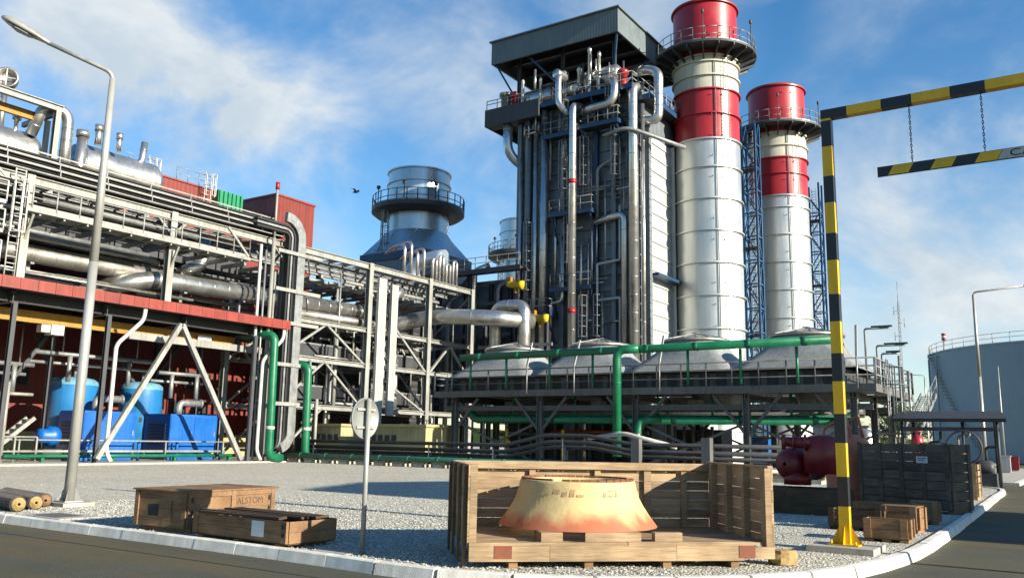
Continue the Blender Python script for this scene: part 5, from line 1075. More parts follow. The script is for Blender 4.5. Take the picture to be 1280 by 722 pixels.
for i, (x, dx, lab) in enumerate(((-29.3, .35, 'white slanted lamp pole at the cooler railing, leftmost one'), (-25.9, .4, 'white slanted lamp pole just left of the green drop pipe'), (-20.3, .3, 'white slanted lamp pole on the cooler railing right of the green drop pipe'), (-9.55, .05, 'white lamp pole at the right end of the cooler railing'))):
    t = T('platform_lamp', lab, 'lamp', (x, 45.9, 4.85), 'lamp poles on the cooler railing'); b = MB(); b.tube((x, 45.9, 4.6), (x, 45.9, 6.3), .045, 7); b.build('pole', K['galv'], t); b = MB(); b.bar((x, 45.9, 6.25), (x + dx, 45.9, 7.8), .11, .09); b.build('lamp_tube', K['whitep'], t)
for i, (x, y, z1, ar, lab) in enumerate(((-9.9, 50, 8.1, 1.3, 'tallest teal bracket lamp at the right end of the cooler platform'), (-9.6, 51.5, 7.3, 1.5, 'lower teal bracket lamp at the right end of the cooler platform'), (-8.9, 49, 6.6, .8, 'shortest bracket lamp over the platform corner, farthest right'))):
    t = T('bracket_lamp', lab, 'lamp', (x, y, 4.8), 'bracket lamps on the platform end'); b = MB(); b.pipe([(x, y, 4.8), (x, y, z1), (x + ar, y + .1, z1)], .06, 7, .12); b.build('post', K['galv'], t); b = MB(); b.box(x + ar * .25, x + ar + .1, y, y + .2, z1 + .062, z1 + .15); b.build('lamp_head', K['dkgreen'], t)
t = T('platform_ladder', 'pale caged ladder and pipes hanging at the right end of the cooler platform', 'ladder', (-8.4, 48.5, 0)); b = MB(); ladder(b, -8.5, 48, 0, 6.2, (0, 1, 0), (1, 0, 0), .5, True, .035); b.build('ladder', K['galv'], t)
b = MB(); b.tube((-8.3, 50.4, 0), (-8.3, 50.4, 6.6), .07, 7); b.tube((-8.3, 53.2, 0), (-8.3, 53.2, 6.0), .06, 7); b.pipe([(-8.9, 46.6, 2.4), (-7.9, 47.4, 2.4), (-7.9, 49.6, 2.4)], .06, 6, .2); b.build('pipe', K['galv'], t)
t = T('end_stair', 'steel stair rising at the right end of the cooler platform', 'stairs', (-7.8, 53, 0)); b = MB()
for y in (0, .9): b.bar((-8.2 + y * .9, 49.5, 2.4), (-8.2 + y * .9, 56.5, 4.8), .08, .25)
b.islands('stringer', K['galv'], t); b = MB()
for i in range(18): b.box(-8.15, -7.42, 49.6 + i * .385, 49.9 + i * .385, 2.42 + i * .132, 2.46 + i * .132)
b.islands('tread', K['galv'], t); b = MB(); railing(b, [(-7.35, 49.5, 2.45), (-7.35, 56.5, 4.85)], 1.05, 1.2, .03, 0); b.build('handrail', K['galv'], t)
# things under and behind the cooler
for i, (x, y, w_, h_, mt_, lab) in enumerate(((-24.5, 60, 3.2, 3.2, 'white', 'white cabin seen under the cooler left of the second chimney'), (-14.2, 62, 3.6, 3.0, 'white', 'white cabin with a window seen under the cooler near the gate post'), (-18.6, 58.5, 1.1, 2.2, 'blue', 'small blue cabinet seen under the cooler between its legs'))):
    t = T('service_cabin', lab, 'cabin', (x, y, 0)); b = MB(); b.box(x - w_ / 2, x + w_ / 2, y, y + 2.2, .1, h_); b.build('wall', K[mt_], t); b = MB(); b.box(x - w_ / 2 - .1, x + w_ / 2 + .1, y - .1, y + 2.3, h_ + .002, h_ + .12); b.build('roof', K['galv'], t)
    b = MB(); b.box(x - w_ * .3, x + w_ * .1, y - .02, y - .002, h_ * .45, h_ * .8); b.build('window', K['black'], t)
for i, (x, y, r_, h_, lab) in enumerate(((-31.5, 58.5, .55, 3.2, 'silver upright vessel under the left part of the cooler'), (-27, 59.5, .45, 3.0, 'silver slim vessel under the cooler left of the green drop pipe'), (-12, 59, .6, 2.8, 'silver upright vessel under the right part of the cooler'))):
    t = T('small_vessel', lab, 'vessel', (x, y, 0)); b = MB(); b.lathe((x, y, 0), [(r_ * .7, .4), (r_, .6), (r_, h_ - .3), (r_ * .6, h_), (.02, h_ + .05)], 20); b.build('shell', K['clad'], t); b = MB(); b.box(x - r_ * .6, x + r_ * .6, y - r_ * .6, y + r_ * .6, 0, .45); b.build('base', K['conc'], t)
b = MB(); railing(b, [(-33, 57.6, 0), (-10, 57.6, 0)], 1.2, 1.5, .04, 0); S(b, 'yard_railing', K['galv'], 'grey yard railing standing behind the cooler legs', 'railing')
for i, (x, lab) in enumerate(((-31.6, 'yellow hydrant stand under the left part of the cooler'), (-27.4, 'yellow hydrant stand under the cooler left of the green drop pipe'))): b = MB(); b.tube((x, 47.2, 0), (x, 47.2, 2.4), .1, 8); b.tube((x - .25, 47.2, 1.6), (x + .25, 47.2, 1.6), .09, 8); S(b, 'hydrant_stand', K['yellow'], lab, 'hydrant')
b = MB(); b.tube((-29, 48.6, 2.3), (-23, 48.6, 2.35), .09, 8); S(b, 'red_pipe', K['fascia'], 'thin red fire pipe under the cooler platform', 'pipe')

# ------------------------------------------------------------------ heat recovery boiler
FY = 66.6
bo = T('boiler_tower', 'tall dark blue grey boiler tower with a pale ribbed end wall under an overhanging roof', 'boiler', (-37, 73, 0))
BX0, BX1, BY1 = -43.6, -31.0, 80.5
b = MB(); b.box(BX0, BX1 - .02, FY, BY1, 5.5, 32.6); b.build('casing', K['casing'], bo)
b = MB(); b.box(BX0 + .5, BX1 - .5, FY + 1, BY1, 0, 5.498); b.build('lower_casing', K['darksteel'], bo)
b = MB()
z = 6.2
while z < 32.4: b.box(BX0 - .02, BX1 - .03, FY - .16, FY - .002, z, z + .14); z += 1.42
b.islands('stiffener', K['casing'], bo)
for x in (-43.4, -42.5, -38.6, -35.2, -33.4, -31.35): b = MB(); b.ibeam((x, FY - .36, 0), (x, FY - .36, 32.5), .42, .38, .05, side=(0, 1, 0)); b.build('column', K['casing'] if x not in (-35.2, -42.5) else K['navy' if x > -40 else 'galv'], bo)
b = MB(); b.box(BX1, BX1 + .1, FY + .9, BY1, 5.4, 29.0); b.build('end_wall', K['white'], bo)
b = MB(); z = 6.2
while z < 28.9: b.box(BX1 + .102, BX1 + .2, FY + 1.2, 74.6, z, z + .09); z += 1.3
b.islands('end_wall_rib', K['white'], bo)
for y in (FY + .95, 72.9, 73.8): b = MB(); b.box(BX1 + .102, BX1 + .5, y, y + .24, 5.4, 29.1); b.build('end_wall_post', K['white'], bo)
b = MB(); b.box(BX1 - .2, BX1 + .75, FY + .1, FY + .6, 4, 30.0); b.build('corner_channel', K['casing'], bo)
b = MB(); z = 5
while z < 30: b.box(BX1 + .751, BX1 + .79, FY + .1, FY + .6, z, z + .1); z += .7
b.islands('corner_rung', K['galv'], bo)
b = MB(); b.box(BX1 + .34, BX1 + 1.2, FY + .9, 76, 15.9, 16.15); b.build('side_ledge', K['navy'], bo)
# roof: fascia all round, soffit inside
RX0, RX1, RY0, RY1 = -46.9, -32.9, 66.0, 80.0
b = MB(); z0, z1 = 38.5, 40.8
b.box(RX0, RX1, RY0, RY0 + .2, z0, z1); b.box(RX0, RX1, RY1 - .2, RY1, z0, z1); b.box(RX0, RX0 + .2, RY0 + .202, RY1 - .202, z0, z1); b.box(RX1 - .2, RX1, RY0 + .202, RY1 - .202, z0, z1); b.build('roof_fascia', K['roofclad'], bo)
b = MB(); b.box(RX0 + .21, RX1 - .21, RY0 + .21, RY1 - .21, 40.0, 40.6); b.build('roof', K['roofdark'], bo)
b = MB(); b.box(RX0 - .2, RX1 + .2, RY0 - .2, RY1 + .2, z1 + .002, z1 + .14); b.build('roof_edge', K['roof'], bo)
for x in (-44.5, -39.5, -34): 
    for y in (67.5, 78): b = MB(); b.ibeam((x, y, 32.6), (x, y, 40), .3, .3, .05, side=(1, 0, 0)); b.build('roof_column', K['darksteel'], bo)
for y in (69, 72, 75): b = MB(); b.ibeam((RX0 + .3, y, 39.6), (RX1 - .3, y, 39.6), .3, .7, .04); b.build('roof_beam', K['darksteel'], bo)
for (p, q) in (((-44.5, 67.3, 34.5), (-46.6, 66.4, 38.6)), ((-34, 67.3, 34.8), (-33.2, 66.4, 38.6)), ((-39.5, 67.3, 35), (-43, 66.6, 38.8)), ((-34, 69, 34.5), (-33.1, 73, 38.6))): b = MB(); b.bar(p, q, .18); b.build('roof_strut', K['navy'], bo)
# drum deck
b = MB(); b.box(-46.7, -31.2, 65.4, 79, 32.62, 32.85); b.build('top_deck', K['darksteel'], bo)
b = MB(); b.box(-46.75, -40.6, 64.9, 65.1, 31.6, 33.3); b.box(-46.75, -46.55, 65.102, 72, 31.6, 33.3); b.build('deck_screen', K['darksteel'], bo)
b = MB(); b.box(-46.5, -40.6, 65.1, 66.2, 31.6, 31.8); b.build('screen_floor', K['darksteel'], bo)
b = MB(); railing(b, [(-46.6, 65.0, 33.3), (-40.5, 65.0, 33.3)], .9, 1.3, .045, 0); railing(b, [(-40.5, 65.4, 32.85), (-31.2, 65.4, 32.85), (-31.2, 76, 32.85)], 1.2, 1.2, .045, .15); b.build('deck_railing', K['galv'], bo)
b = MB(); b.box(-40.5, -31.1, 65.1, 65.38, 32.4, 32.86); b.build('deck_edge', K['navy'], bo)
for k, x in enumerate((-44.4, -42.3, -38.5, -35.2, -31.6)): b = MB(); b.bar((x, 66.2, 30.6), (x, 65.2, 32.4), .16); b.build('deck_bracket', K['navy'], bo)
# facade platforms, each with brackets, railing and ladder
def plat(x0, x1, z, y0, lab, up=None):
    t = T('facade_platform', lab, 'platform', ((x0 + x1) / 2, y0, z)); b = MB(); b.box(x0, x1, y0, FY - .4, z - .12, z); b.build('deck', K['darksteel'], t)
    b = MB(); b.box(x0 - .05, x1 + .05, y0 - .12, y0 - .002, z - .32, z + .06); b.box(x1 + .0, x1 + .1, y0, FY - .4, z - .32, z + .06); b.build('edge_channel', K['navy'], t)
    b = MB(); railing(b, [(x0, FY - .6, z + .06), (x0, y0, z + .06), (x1, y0, z + .06), (x1, FY - .6, z + .06)], 1.2, 1.0, .045, 0); b.build('railing', K['galv'], t)
    for x in (x0 + .2, x1 - .2): b = MB(); b.bar((x, FY - .4, z - 2.6), (x, y0 + .1, z - .2), .15); b.build('bracket', K['navy'], t)
    if up: b = MB(); ladder(b, up[0], y0 + .5, z, up[1], (1, 0, 0), (0, -1, 0), .55, True, .045); b.build('ladder', K['galv'], t)
plat(-40.1, -36.6, 29.4, 64.9, 'navy edged facade platform high on the boiler, left of the upper pair', (-37.9, 32.6))
plat(-36.2, -32.3, 29.6, 64.7, 'navy edged facade platform high on the boiler, right of the upper pair', (-33.2, 32.6))
plat(-39.3, -35.0, 21.9, 64.9, 'navy edged facade platform in the middle of the boiler front', (-38.0, 29.3))
plat(-39.3, -35.2, 15.1, 65.2, 'small facade platform in the lower boiler front beside the red banded pipe', (-37.6, 21.8))
plat(-38.9, -31.6, 8.4, 64.9, 'lowest facade platform with close railings just above the fan hoods', (-35.9, 14.9))
plat(-42.6, -39.1, 12.9, 64.4, 'dark lower left facade platform beside the yellow motor', None)
# facade pipes
def fpipe(pts, r, lab, mat='clad', bend=.6, bands=1.5, marks=()):
    p0 = V(pts[0]); t = T('facade_pipe', lab, 'pipe', (p0.x, p0.y, p0.z)); b = MB(); b.pipe(pts, r, 14, bend, bands, .06, .018, 6); b.build('cladding', K[mat], t)
    for (x, y, z) in marks: b = MB(); b.tube((x, y, z), (x, y, z + .4), r + .025, 14); b.build('red_band', K['red'], t)
fpipe([(-40.45, 65.9, 7), (-40.45, 65.9, 32.3)], .40, 'wide silver upright pipe on the left part of the boiler front')
fpipe([(-36.55, 64.3, 7.2), (-36.55, 64.3, 31.5), (-36.55, 66, 32)], .34, 'bright silver upright pipe with two red bands in the middle of the boiler front', marks=((-36.55, 64.3, 24.2), (-36.55, 64.3, 12.6)))
fpipe([(-31.2, 65.5, 7), (-31.2, 65.5, 32.4), (-31.2, 67, 33.2)], .42, 'silver upright pipe along the right corner of the boiler front')
fpipe([(-35.3, 65.7, 20.8), (-32.1, 65.6, 21.2), (-32.1, 65.6, 7)], .30, 'silver pipe with a square bend beside the right corner pipe', bend=.7)
fpipe([(-34.9, 65.9, 21), (-34.9, 65.9, 25.8), (-33.0, 65.9, 26.6), (-33.0, 65.9, 31)], .16, 'thin crooked pipe in the upper right of the boiler front', 'galv', .5, 0)
fpipe([(-32.6, 65.7, 22), (-32.6, 65.7, 17.2), (-34.8, 65.7, 17.0), (-34.8, 65.7, 13.8), (-32.6, 65.7, 13.9), (-32.6, 65.7, 7.5)], .11, 'thin pipe with a square detour in the lower right of the boiler front', 'whitep', .12, 0)
fpipe([(-42.2, 66, 5), (-42.2, 66, 30)], .2, 'slim grey upright pipe near the left edge of the boiler front', 'galv', 0, 2.2)
fpipe([(-37.7, 65.8, 6), (-37.7, 65.8, 21)], .12, 'very thin upright pipe left of the red banded pipe', 'galv', 0, 0)
fpipe([(-41.3, 65.7, 6), (-41.3, 65.7, 31)], .22, 'slim silver upright pipe just left of the wide silver one on the boiler front', 'clad', 0, 1.8)
fpipe([(-43.0, 65.8, 8), (-43.0, 65.8, 28)], .15, 'thin silver upright pipe at the very left edge of the boiler front', 'clad', 0, 2.4)
fpipe([(-39.4, 65.5, 9), (-39.4, 65.5, 13.8), (-38.2, 65.5, 14), (-38.2, 65.5, 20)], .14, 'thin silver pipe with a sideways step low on the boiler front', 'clad', .4, 0)
fpipe([(-30.5, 66.0, 6), (-30.5, 66.0, 31)], .16, 'thin silver upright pipe outermost at the right corner of the boiler front', 'clad', 0, 2.2)
for i, (x, z0, z1, lab) in enumerate(((-34.6, 8.4, 14.6, 'caged ladder low on the boiler front right of the red banded pipe'), (-36.0, 22, 29.2, 'caged ladder rising from the middle facade platform'), (-32.9, 22.5, 29.4, 'caged ladder high on the right part of the boiler front'), (-41.9, 13, 22, 'caged ladder low on the left part of the boiler front'))):
    t = T('facade_ladder', lab, 'ladder', (x, 66, z0)); b = MB(); ladder(b, x, 65.8, z0, z1, (1, 0, 0), (0, -1, 0), .6, True, .045); b.build('ladder', K['galv'], t)
fpipe([(-44.6, 65.8, 32.4), (-44.6, 65.8, 28.9), (-43.6, 67.2, 27.6), (-42, 69, 27.6)], .46, 'fat bent silver pipe dropping from the left end of the top deck', 'bypass', 1.3, .8)
fpipe([ay(707, 92, 66.5), ay(698, 95, 64.5), ay(698, 131, 64.5), ay(710, 142, 64.8), ay(716, 147, 66.2)], .30, 'silver hooked pipe at the front of the drum deck', bend=.9, bands=1.0)
fpipe([ay(729, 142, 65.6), ay(736, 136, 64.6), ay(767, 128, 64.5), ay(769, 101, 64.5), ay(756, 98, 66.6)], .34, 'fat silver curved pipe at the right front of the drum deck', bend=.9, bands=.9)
fpipe([ay(795, 90, 68), ay(812, 87, 66.8), ay(823, 91, 66.6), ay(823, 150, 66.6), ay(803, 152, 66.6), ay(796, 150, 68)], .42, 'fat silver looped pipe at the right edge of the boiler top beside the chimney', bend=.9, bands=1.0)
fpipe([(-33.6, 64.6, 28.2), (-31.4, 64.6, 28.6), (-29.8, 66, 28.0), (-27.6, 68.4, 27.2)], .18, 'curved handrail pipe bridging from the boiler corner to the first chimney', 'galv', .9, 0)
# drum deck equipment
def hdrum(x0, x1, y, z, r, lab):
    t = T('steam_vessel', lab, 'vessel', ((x0 + x1) / 2, y, z - r)); b = MB(); b.lathe((0, y, z), [(.02, x0 - r * .5), (r * .6, x0 - r * .35), (r, x0), (r, x1), (r * .6, x1 + r * .35), (.02, x1 + r * .5)], 26, (1, 0, 0)); b.build('shell', K['clad'], t)
    for x in (x0 + .3, x1 - .3): b = MB(); b.box(x - .15, x + .15, y - r * .7, y + r * .7, 32.86, z - r * .7); b.build('saddle', K['galv'], t)
hdrum(-43.2, -40.4, 67.2, 34.2, .95, 'silver drum at the left of the boiler drum deck under the roof')
hdrum(-36.6, -33.5, 67.2, 35.0, .85, 'bright silver drum at the right of the boiler drum deck under the roof')
hdrum(-38.9, -37.2, 66.6, 34.0, .6, 'small silver drum in the middle of the boiler drum deck')
for i, (x, y, z1, r_, mt_, lab) in enumerate(((-45.3, 66.4, 35.4, .5, 'galv', 'dark grey pot on the left end of the boiler drum deck'), (-44.2, 66.3, 35.2, .35, 'red', 'red pot on the left part of the boiler drum deck'), (-35.9, 66.2, 37.8, .15, 'clad', 'slim silver vent standing tallest on the drum deck'), (-35.0, 66.4, 37.2, .13, 'clad', 'slim silver vent right of the tallest one'), (-37.2, 66.6, 36.3, .18, 'clad', 'short silver vent left of the tallest one'), (-32.4, 66.0, 34.7, .4, 'red', 'red valve body at the right end of the boiler drum deck'), (-43.2, 66.2, 36.2, .14, 'whitep', 'pale lamp post on the left of the drum deck'), (-41.2, 66.2, 36.0, .12, 'clad', 'thin vent behind the left drum of the deck'))):
    b = MB(); b.lathe((x, y, 32.86), [(r_, 0), (r_, z1 - 33.4), (r_ * 1.35, z1 - 33.35), (r_ * 1.35, z1 - 33.05), (r_ * .5, z1 - 32.86), (.02, z1 - 32.85)], 14); S(b, 'deck_vent' if mt_ != 'red' else 'deck_valve', K[mt_], lab, 'vent' if mt_ != 'red' else 'valve')
t = T('deck_fan', 'round pale blower end facing out at the front of the drum deck', 'blower', (-38.5, 65.2, 35.5)); b = MB(); b.lathe(ay(697, 93, 64.9), [(.02, -.3), (.42, -.28), (.46, -.2), (.46, .9), (.36, 1.15), (.02, 1.2)], 22, (.15, 1, 0)); b.build('housing', K['clad'], t); b = MB(); q = ay(697, 93, 65.5); b.tube((q.x, 65.5, 32.9), (q.x, 65.5, q.z - .3), .14, 10); b.build('stand', K['galv'], t)
t = T('side_walkway', 'teal edged walkway with railings on the right side of the boiler top', 'walkway', (-30.5, 70, 31)); b = MB(); b.box(-31.1, -29.9, 66.2, 74.8, 31.7, 31.8); b.build('deck', K['darksteel'], t); b = MB(); b.box(-29.898, -29.8, 66.2, 74.8, 31.5, 31.95); b.box(-31.1, -29.9, 66.1, 66.198, 31.5, 31.95); b.build('edge_channel', K['navy'], t); b = MB(); railing(b, [(-31, 66.3, 31.95), (-29.95, 66.3, 31.95), (-29.95, 74.7, 31.95)], 1.2, 1.2, .045, 0); b.build('railing', K['galv'], t)
for i in range(56):
    x = random.uniform(-45, -32); z0 = random.uniform(33, 35.2); b = MB(); y = random.uniform(65.8, 68)
    b.tube((x, y, z0), random.choice(((x, y, z0 + random.uniform(.8, 2.2)), (x + random.uniform(.8, 2), y, z0 + .02))), random.uniform(.05, .12), 7); b.build('deck_pipe', K[random.choice(('galv', 'clad', 'darksteel', 'clad'))], bo)
for i in range(46):
    x = random.uniform(-43, -32); z0 = random.uniform(29.7, 31.2); b = MB(); y = random.uniform(65.2, 66.2)
    b.tube((x, y, z0), random.choice(((x, y, z0 + random.uniform(.8, 1.8)), (x, y, z0 + random.uniform(.8, 1.8)), (x + random.uniform(.6, 1.4), y, z0 + .02))), random.uniform(.05, .14), 7); b.build('gallery_pipe', K[random.choice(('galv', 'cladold', 'clad', 'darksteel'))], bo)
for i in range(44):
    x = random.uniform(-43.2, -31.8); z0 = random.uniform(6, 26); b = MB(); b.tube((x, 65.9, z0), random.choice(((x, 65.9, z0 + random.uniform(3, 9)), (x, 65.9, z0 + random.uniform(3, 9)), (min(x + random.uniform(1, 3), -31.5), 65.9, z0 + .03))), random.uniform(.06, .14), 7); b.build('casing_pipe', K[random.choice(('galv', 'casing', 'clad', 'clad'))], bo)
# little yellow motors and the silver loop
for x, y, z, lab in ((-42.1, 63.8, 15.6, 'yellow motor beside the footbridge, upper of two yellow motors'), (-39.5, 63.8, 12.4, 'yellow motor under the lower left platform, lower of two yellow motors')):
    t = T('yellow_motor', lab, 'motor', (x, y, z - .5)); b = MB(); b.lathe((x - .8, y, z), [(.02, 0), (.28, .02), (.32, .2), (.32, 1.1), (.4, 1.12), (.4, 1.6), (.02, 1.65)], 16, (1, .1, -.12)); b.build('body', K['yellow'], t); b = MB(); b.tube((x, y, z - .9), (x, y + .1, z), .14, 8); b.box(x - .9, x - .4, y - .2, y + .2, z - .2, z + .62); b.build('mount', K['crane'], t)
t = T('expansion_loop', 'silver expansion loop shaped like an upturned U before the boiler', 'pipe', (-40, 60, 8)); b = MB(); b.pipe([(-41.55, 60, 4), (-41.55, 60, 12.9), (-38.6, 60, 12.9), (-38.6, 60, 4)], .5, 18, .9, 1.1, .06, .018, 8); b.build('cladding', K['clad'], t); b = MB(); b.tube((-41.5, 60, 5), (-41.5, 60, 4.0), .6, 12); b.tube((-38.6, 60, 5), (-38.6, 60, 4), .6, 12); b.islands('sleeve', K['galv'], t)
t = T('loop_frame', 'dark steel frame carrying the silver expansion loop', 'frame', (-40, 61, 0)); b = MB()
for x in (-43.5, -40.1, -37.2): b.ibeam((x, 61.2, 0), (x, 61.2, 11.5), .3, .3, .04, side=(1, 0, 0))
b.islands('column', K['darksteel'], t); b = MB()
for z in (7.2, 9.6): b.bar((-44, 61.0, z), (-36.5, 61.0, z), .2, .26)
b.islands('beam', K['galv'], t)
# footbridge from the rack to the boiler
t = T('footbridge', 'dark footbridge crossing from the wide grey stack to the boiler tower', 'bridge', (-45, 64, 17)); b = MB(); b.box(-54, -41.5, 63.7, 65.0, 17.0, 17.15); b.box(-54, -41.5, 63.6, 63.698, 16.85, 17.3); b.build('deck', K['darksteel'], t); b = MB(); railing(b, [(-54, 63.7, 17.3), (-41.6, 63.7, 17.3)], 1.1, 1.3, .035, 0); b.build('railing', K['galv'], t)
b = MB()
for x in (-52, -47.6): b.ibeam((x, 64.3, 0), (x, 64.3, 17), .36, .36, .05, side=(1, 0, 0))
b.islands('leg', K['darksteel'], t)
b = MB(); b.bar((-52, 64.3, 13), (-47.6, 64.3, 16.8), .2); b.build('brace', K['darksteel'], t)

# ------------------------------------------------------------------ chimneys
def chimney(cx_, cy_, r, zz, lab, ladder_ang):
    t = T('chimney', lab, 'chimney', (cx_, cy_, 0)); zt_, zd, zc1, zr1, zr0 = zz
    def shell(z0, z1, mat, nm, step, rr=r):
        b = MB(); prof = []; z = z0
        while z < z1 - .05:
            ze = min(z + step, z1); prof += [(rr, z), (rr, ze - .15), (rr + .2, ze - .14), (rr + .2, ze - .02), (rr, ze - .001)]; z = ze
        b.lathe((cx_, cy_, 0), prof, 72, sharp=True); b.build(nm, mat, t)
    shell(0, zr0, K['stack'], 'silver_shell', 2.95); shell(zr0, zr1, K['red'], 'red_band', 2.45); shell(zr1, zc1, K['cream'], 'cream_band', 1.35); shell(zc1, zt_, K['red'], 'red_crown', 6.0)
    b = MB(); b.lathe((cx_, cy_, zt_), [(r - .3, -3), (r - .3, .12), (r + .12, .12), (r + .12, -.05), (r, -.06)], 64); b.build('rim', K['rust'], t)
    b = MB(); R2 = r + 1.75; b.lathe((cx_, cy_, zd), [(r + .02, -.12), (R2, -.12), (R2, .08), (r + .02, .08)], 56, smooth=False); b.build('platform', K['darksteel'], t)
    b = MB(); railing(b, circle((cx_, cy_, zd + .08), R2 - .08, 26), 1.25, 9, .038, .14, True); b.build('railing', K['galv'], t)
    for k in range(20): a_ = 2 * PI * k / 20; d = V((math.cos(a_), math.sin(a_), 0)); b = MB(); b.skin([[V((cx_, cy_, zd - .121)) + d * (r + .02) + s_ * V((-d.y, d.x, 0)) * .05 for s_ in (-1, 1)] + [V((cx_, cy_, zd - 1.1)) + d * (r + .02) + s_ * V((-d.y, d.x, 0)) * .05 for s_ in (1, -1)], [V((cx_, cy_, zd - .121)) + d * (R2 - .02) + s_ * V((-d.y, d.x, 0)) * .05 for s_ in (-1, 1)] + [V((cx_, cy_, zd - .35)) + d * (R2 - .02) + s_ * V((-d.y, d.x, 0)) * .05 for s_ in (1, -1)]], smooth=False); b.build('platform_bracket', K['darksteel'], t)
    b = MB(); a_ = ladder_ang; d = V((math.cos(a_), math.sin(a_), 0)); tn = V((-d.y, d.x, 0)); p = V((cx_, cy_, 0)) + d * (r + .22); ladder(b, p.x, p.y, 4, zd - .2, tuple(tn), tuple(d), .5, False, .03); b.build('ladder', K['galv'], t)
    b = MB(); a_ = ladder_ang - .32; d = V((math.cos(a_), math.sin(a_), 0)); p = V((cx_, cy_, 0)) + d * (r + .12)
    b.tube((p.x, p.y, 4), (p.x, p.y, zd), .05, 6); b.build('cable_conduit', K['galv'], t)
    b = MB()
    for k in range(18):
        z = 6 + k * 1.95
        for a2 in (ladder_ang - .45, ladder_ang - .12): d = V((math.cos(a2), math.sin(a2), 0)); q = V((cx_, cy_, z)) + d * r; b.bar(q, q + d * .16 + V((0, 0, .05)), .07)
    b.islands('lug', K['galv'], t)
    for a2, h_ in ((-1.25, 2.6), (-.1, 2.4), (-2.9, 1.9)): d = V((math.cos(a2), math.sin(a2), 0)); q = V((cx_, cy_, zd)) + d * (R2 - .1); b = MB(); b.tube(q, q + V((0, 0, h_)), .05, 6); b.lathe(q + V((0, 0, h_)), [(.05, 0), (.12, .04), (.14, .3), (.08, .42), (.02, .43)], 10); b.build('warning_lamp', K['darksteel'], t)
    return t
chimney(-28.0, 74.9, 3.0, (42.7, 37.9, 37.3, 34.0, 29.2), 'nearer and taller chimney of silver sheet with red and cream bands', -.62)
chimney(-26.2, 91.6, 3.0, (40.1, 35.4, 34.8, 32.0, 27.8), 'farther chimney with red and cream bands, behind the nearer one', -.62)
def mast(x, y, h, lab, w_=1.35):
    t = T('lattice_tower', lab, 'tower', (x, y, 0)); h2 = w_ / 2
    for sx in (-1, 1):
        for sy in (-1, 1): b = MB(); b.bar((x + sx * h2, y + sy * h2, 0), (x + sx * h2, y + sy * h2, h), .2, .2); b.build('leg', K['mastblue'], t)
    b = MB(); z = .5; k = 0
    while z < h - 2:
        for sy in (-1, 1): b.bar((x - h2, y + sy * h2, z), (x + h2, y + sy * h2, z), .12); b.bar((x - h2 * (1 if k % 2 else -1), y + sy * h2, z), (x + h2 * (1 if k % 2 else -1), y + sy * h2, z + 2.4), .11)
        for sx in (-1, 1): b.bar((x + sx * h2, y - h2, z), (x + sx * h2, y + h2, z), .12); b.bar((x + sx * h2, y - h2 * (1 if k % 2 else -1), z), (x + sx * h2, y + h2 * (1 if k % 2 else -1), z + 2.4), .11)
        z += 2.4; k += 1
    b.build('lattice', K['mastblue'], t)
    b = MB(); ladder(b, x, y, 0, h - .5, (1, 0, 0), (0, -1, 0), .5, False, .04); b.build('ladder', K['galv'], t)
    for z in (h * .36, h * .62, h * .86): b = MB(); b.box(x - h2 - .9, x + h2, y - h2, y + h2, z, z + .1); b.build('landing', K['darksteel'], t)
mast(-26.6, 83.4, 33.8, 'navy lattice tower standing between the two chimneys')
mast(-25.7, 104.5, 33.0, 'navy lattice tower right of the farther chimney', 1.5)

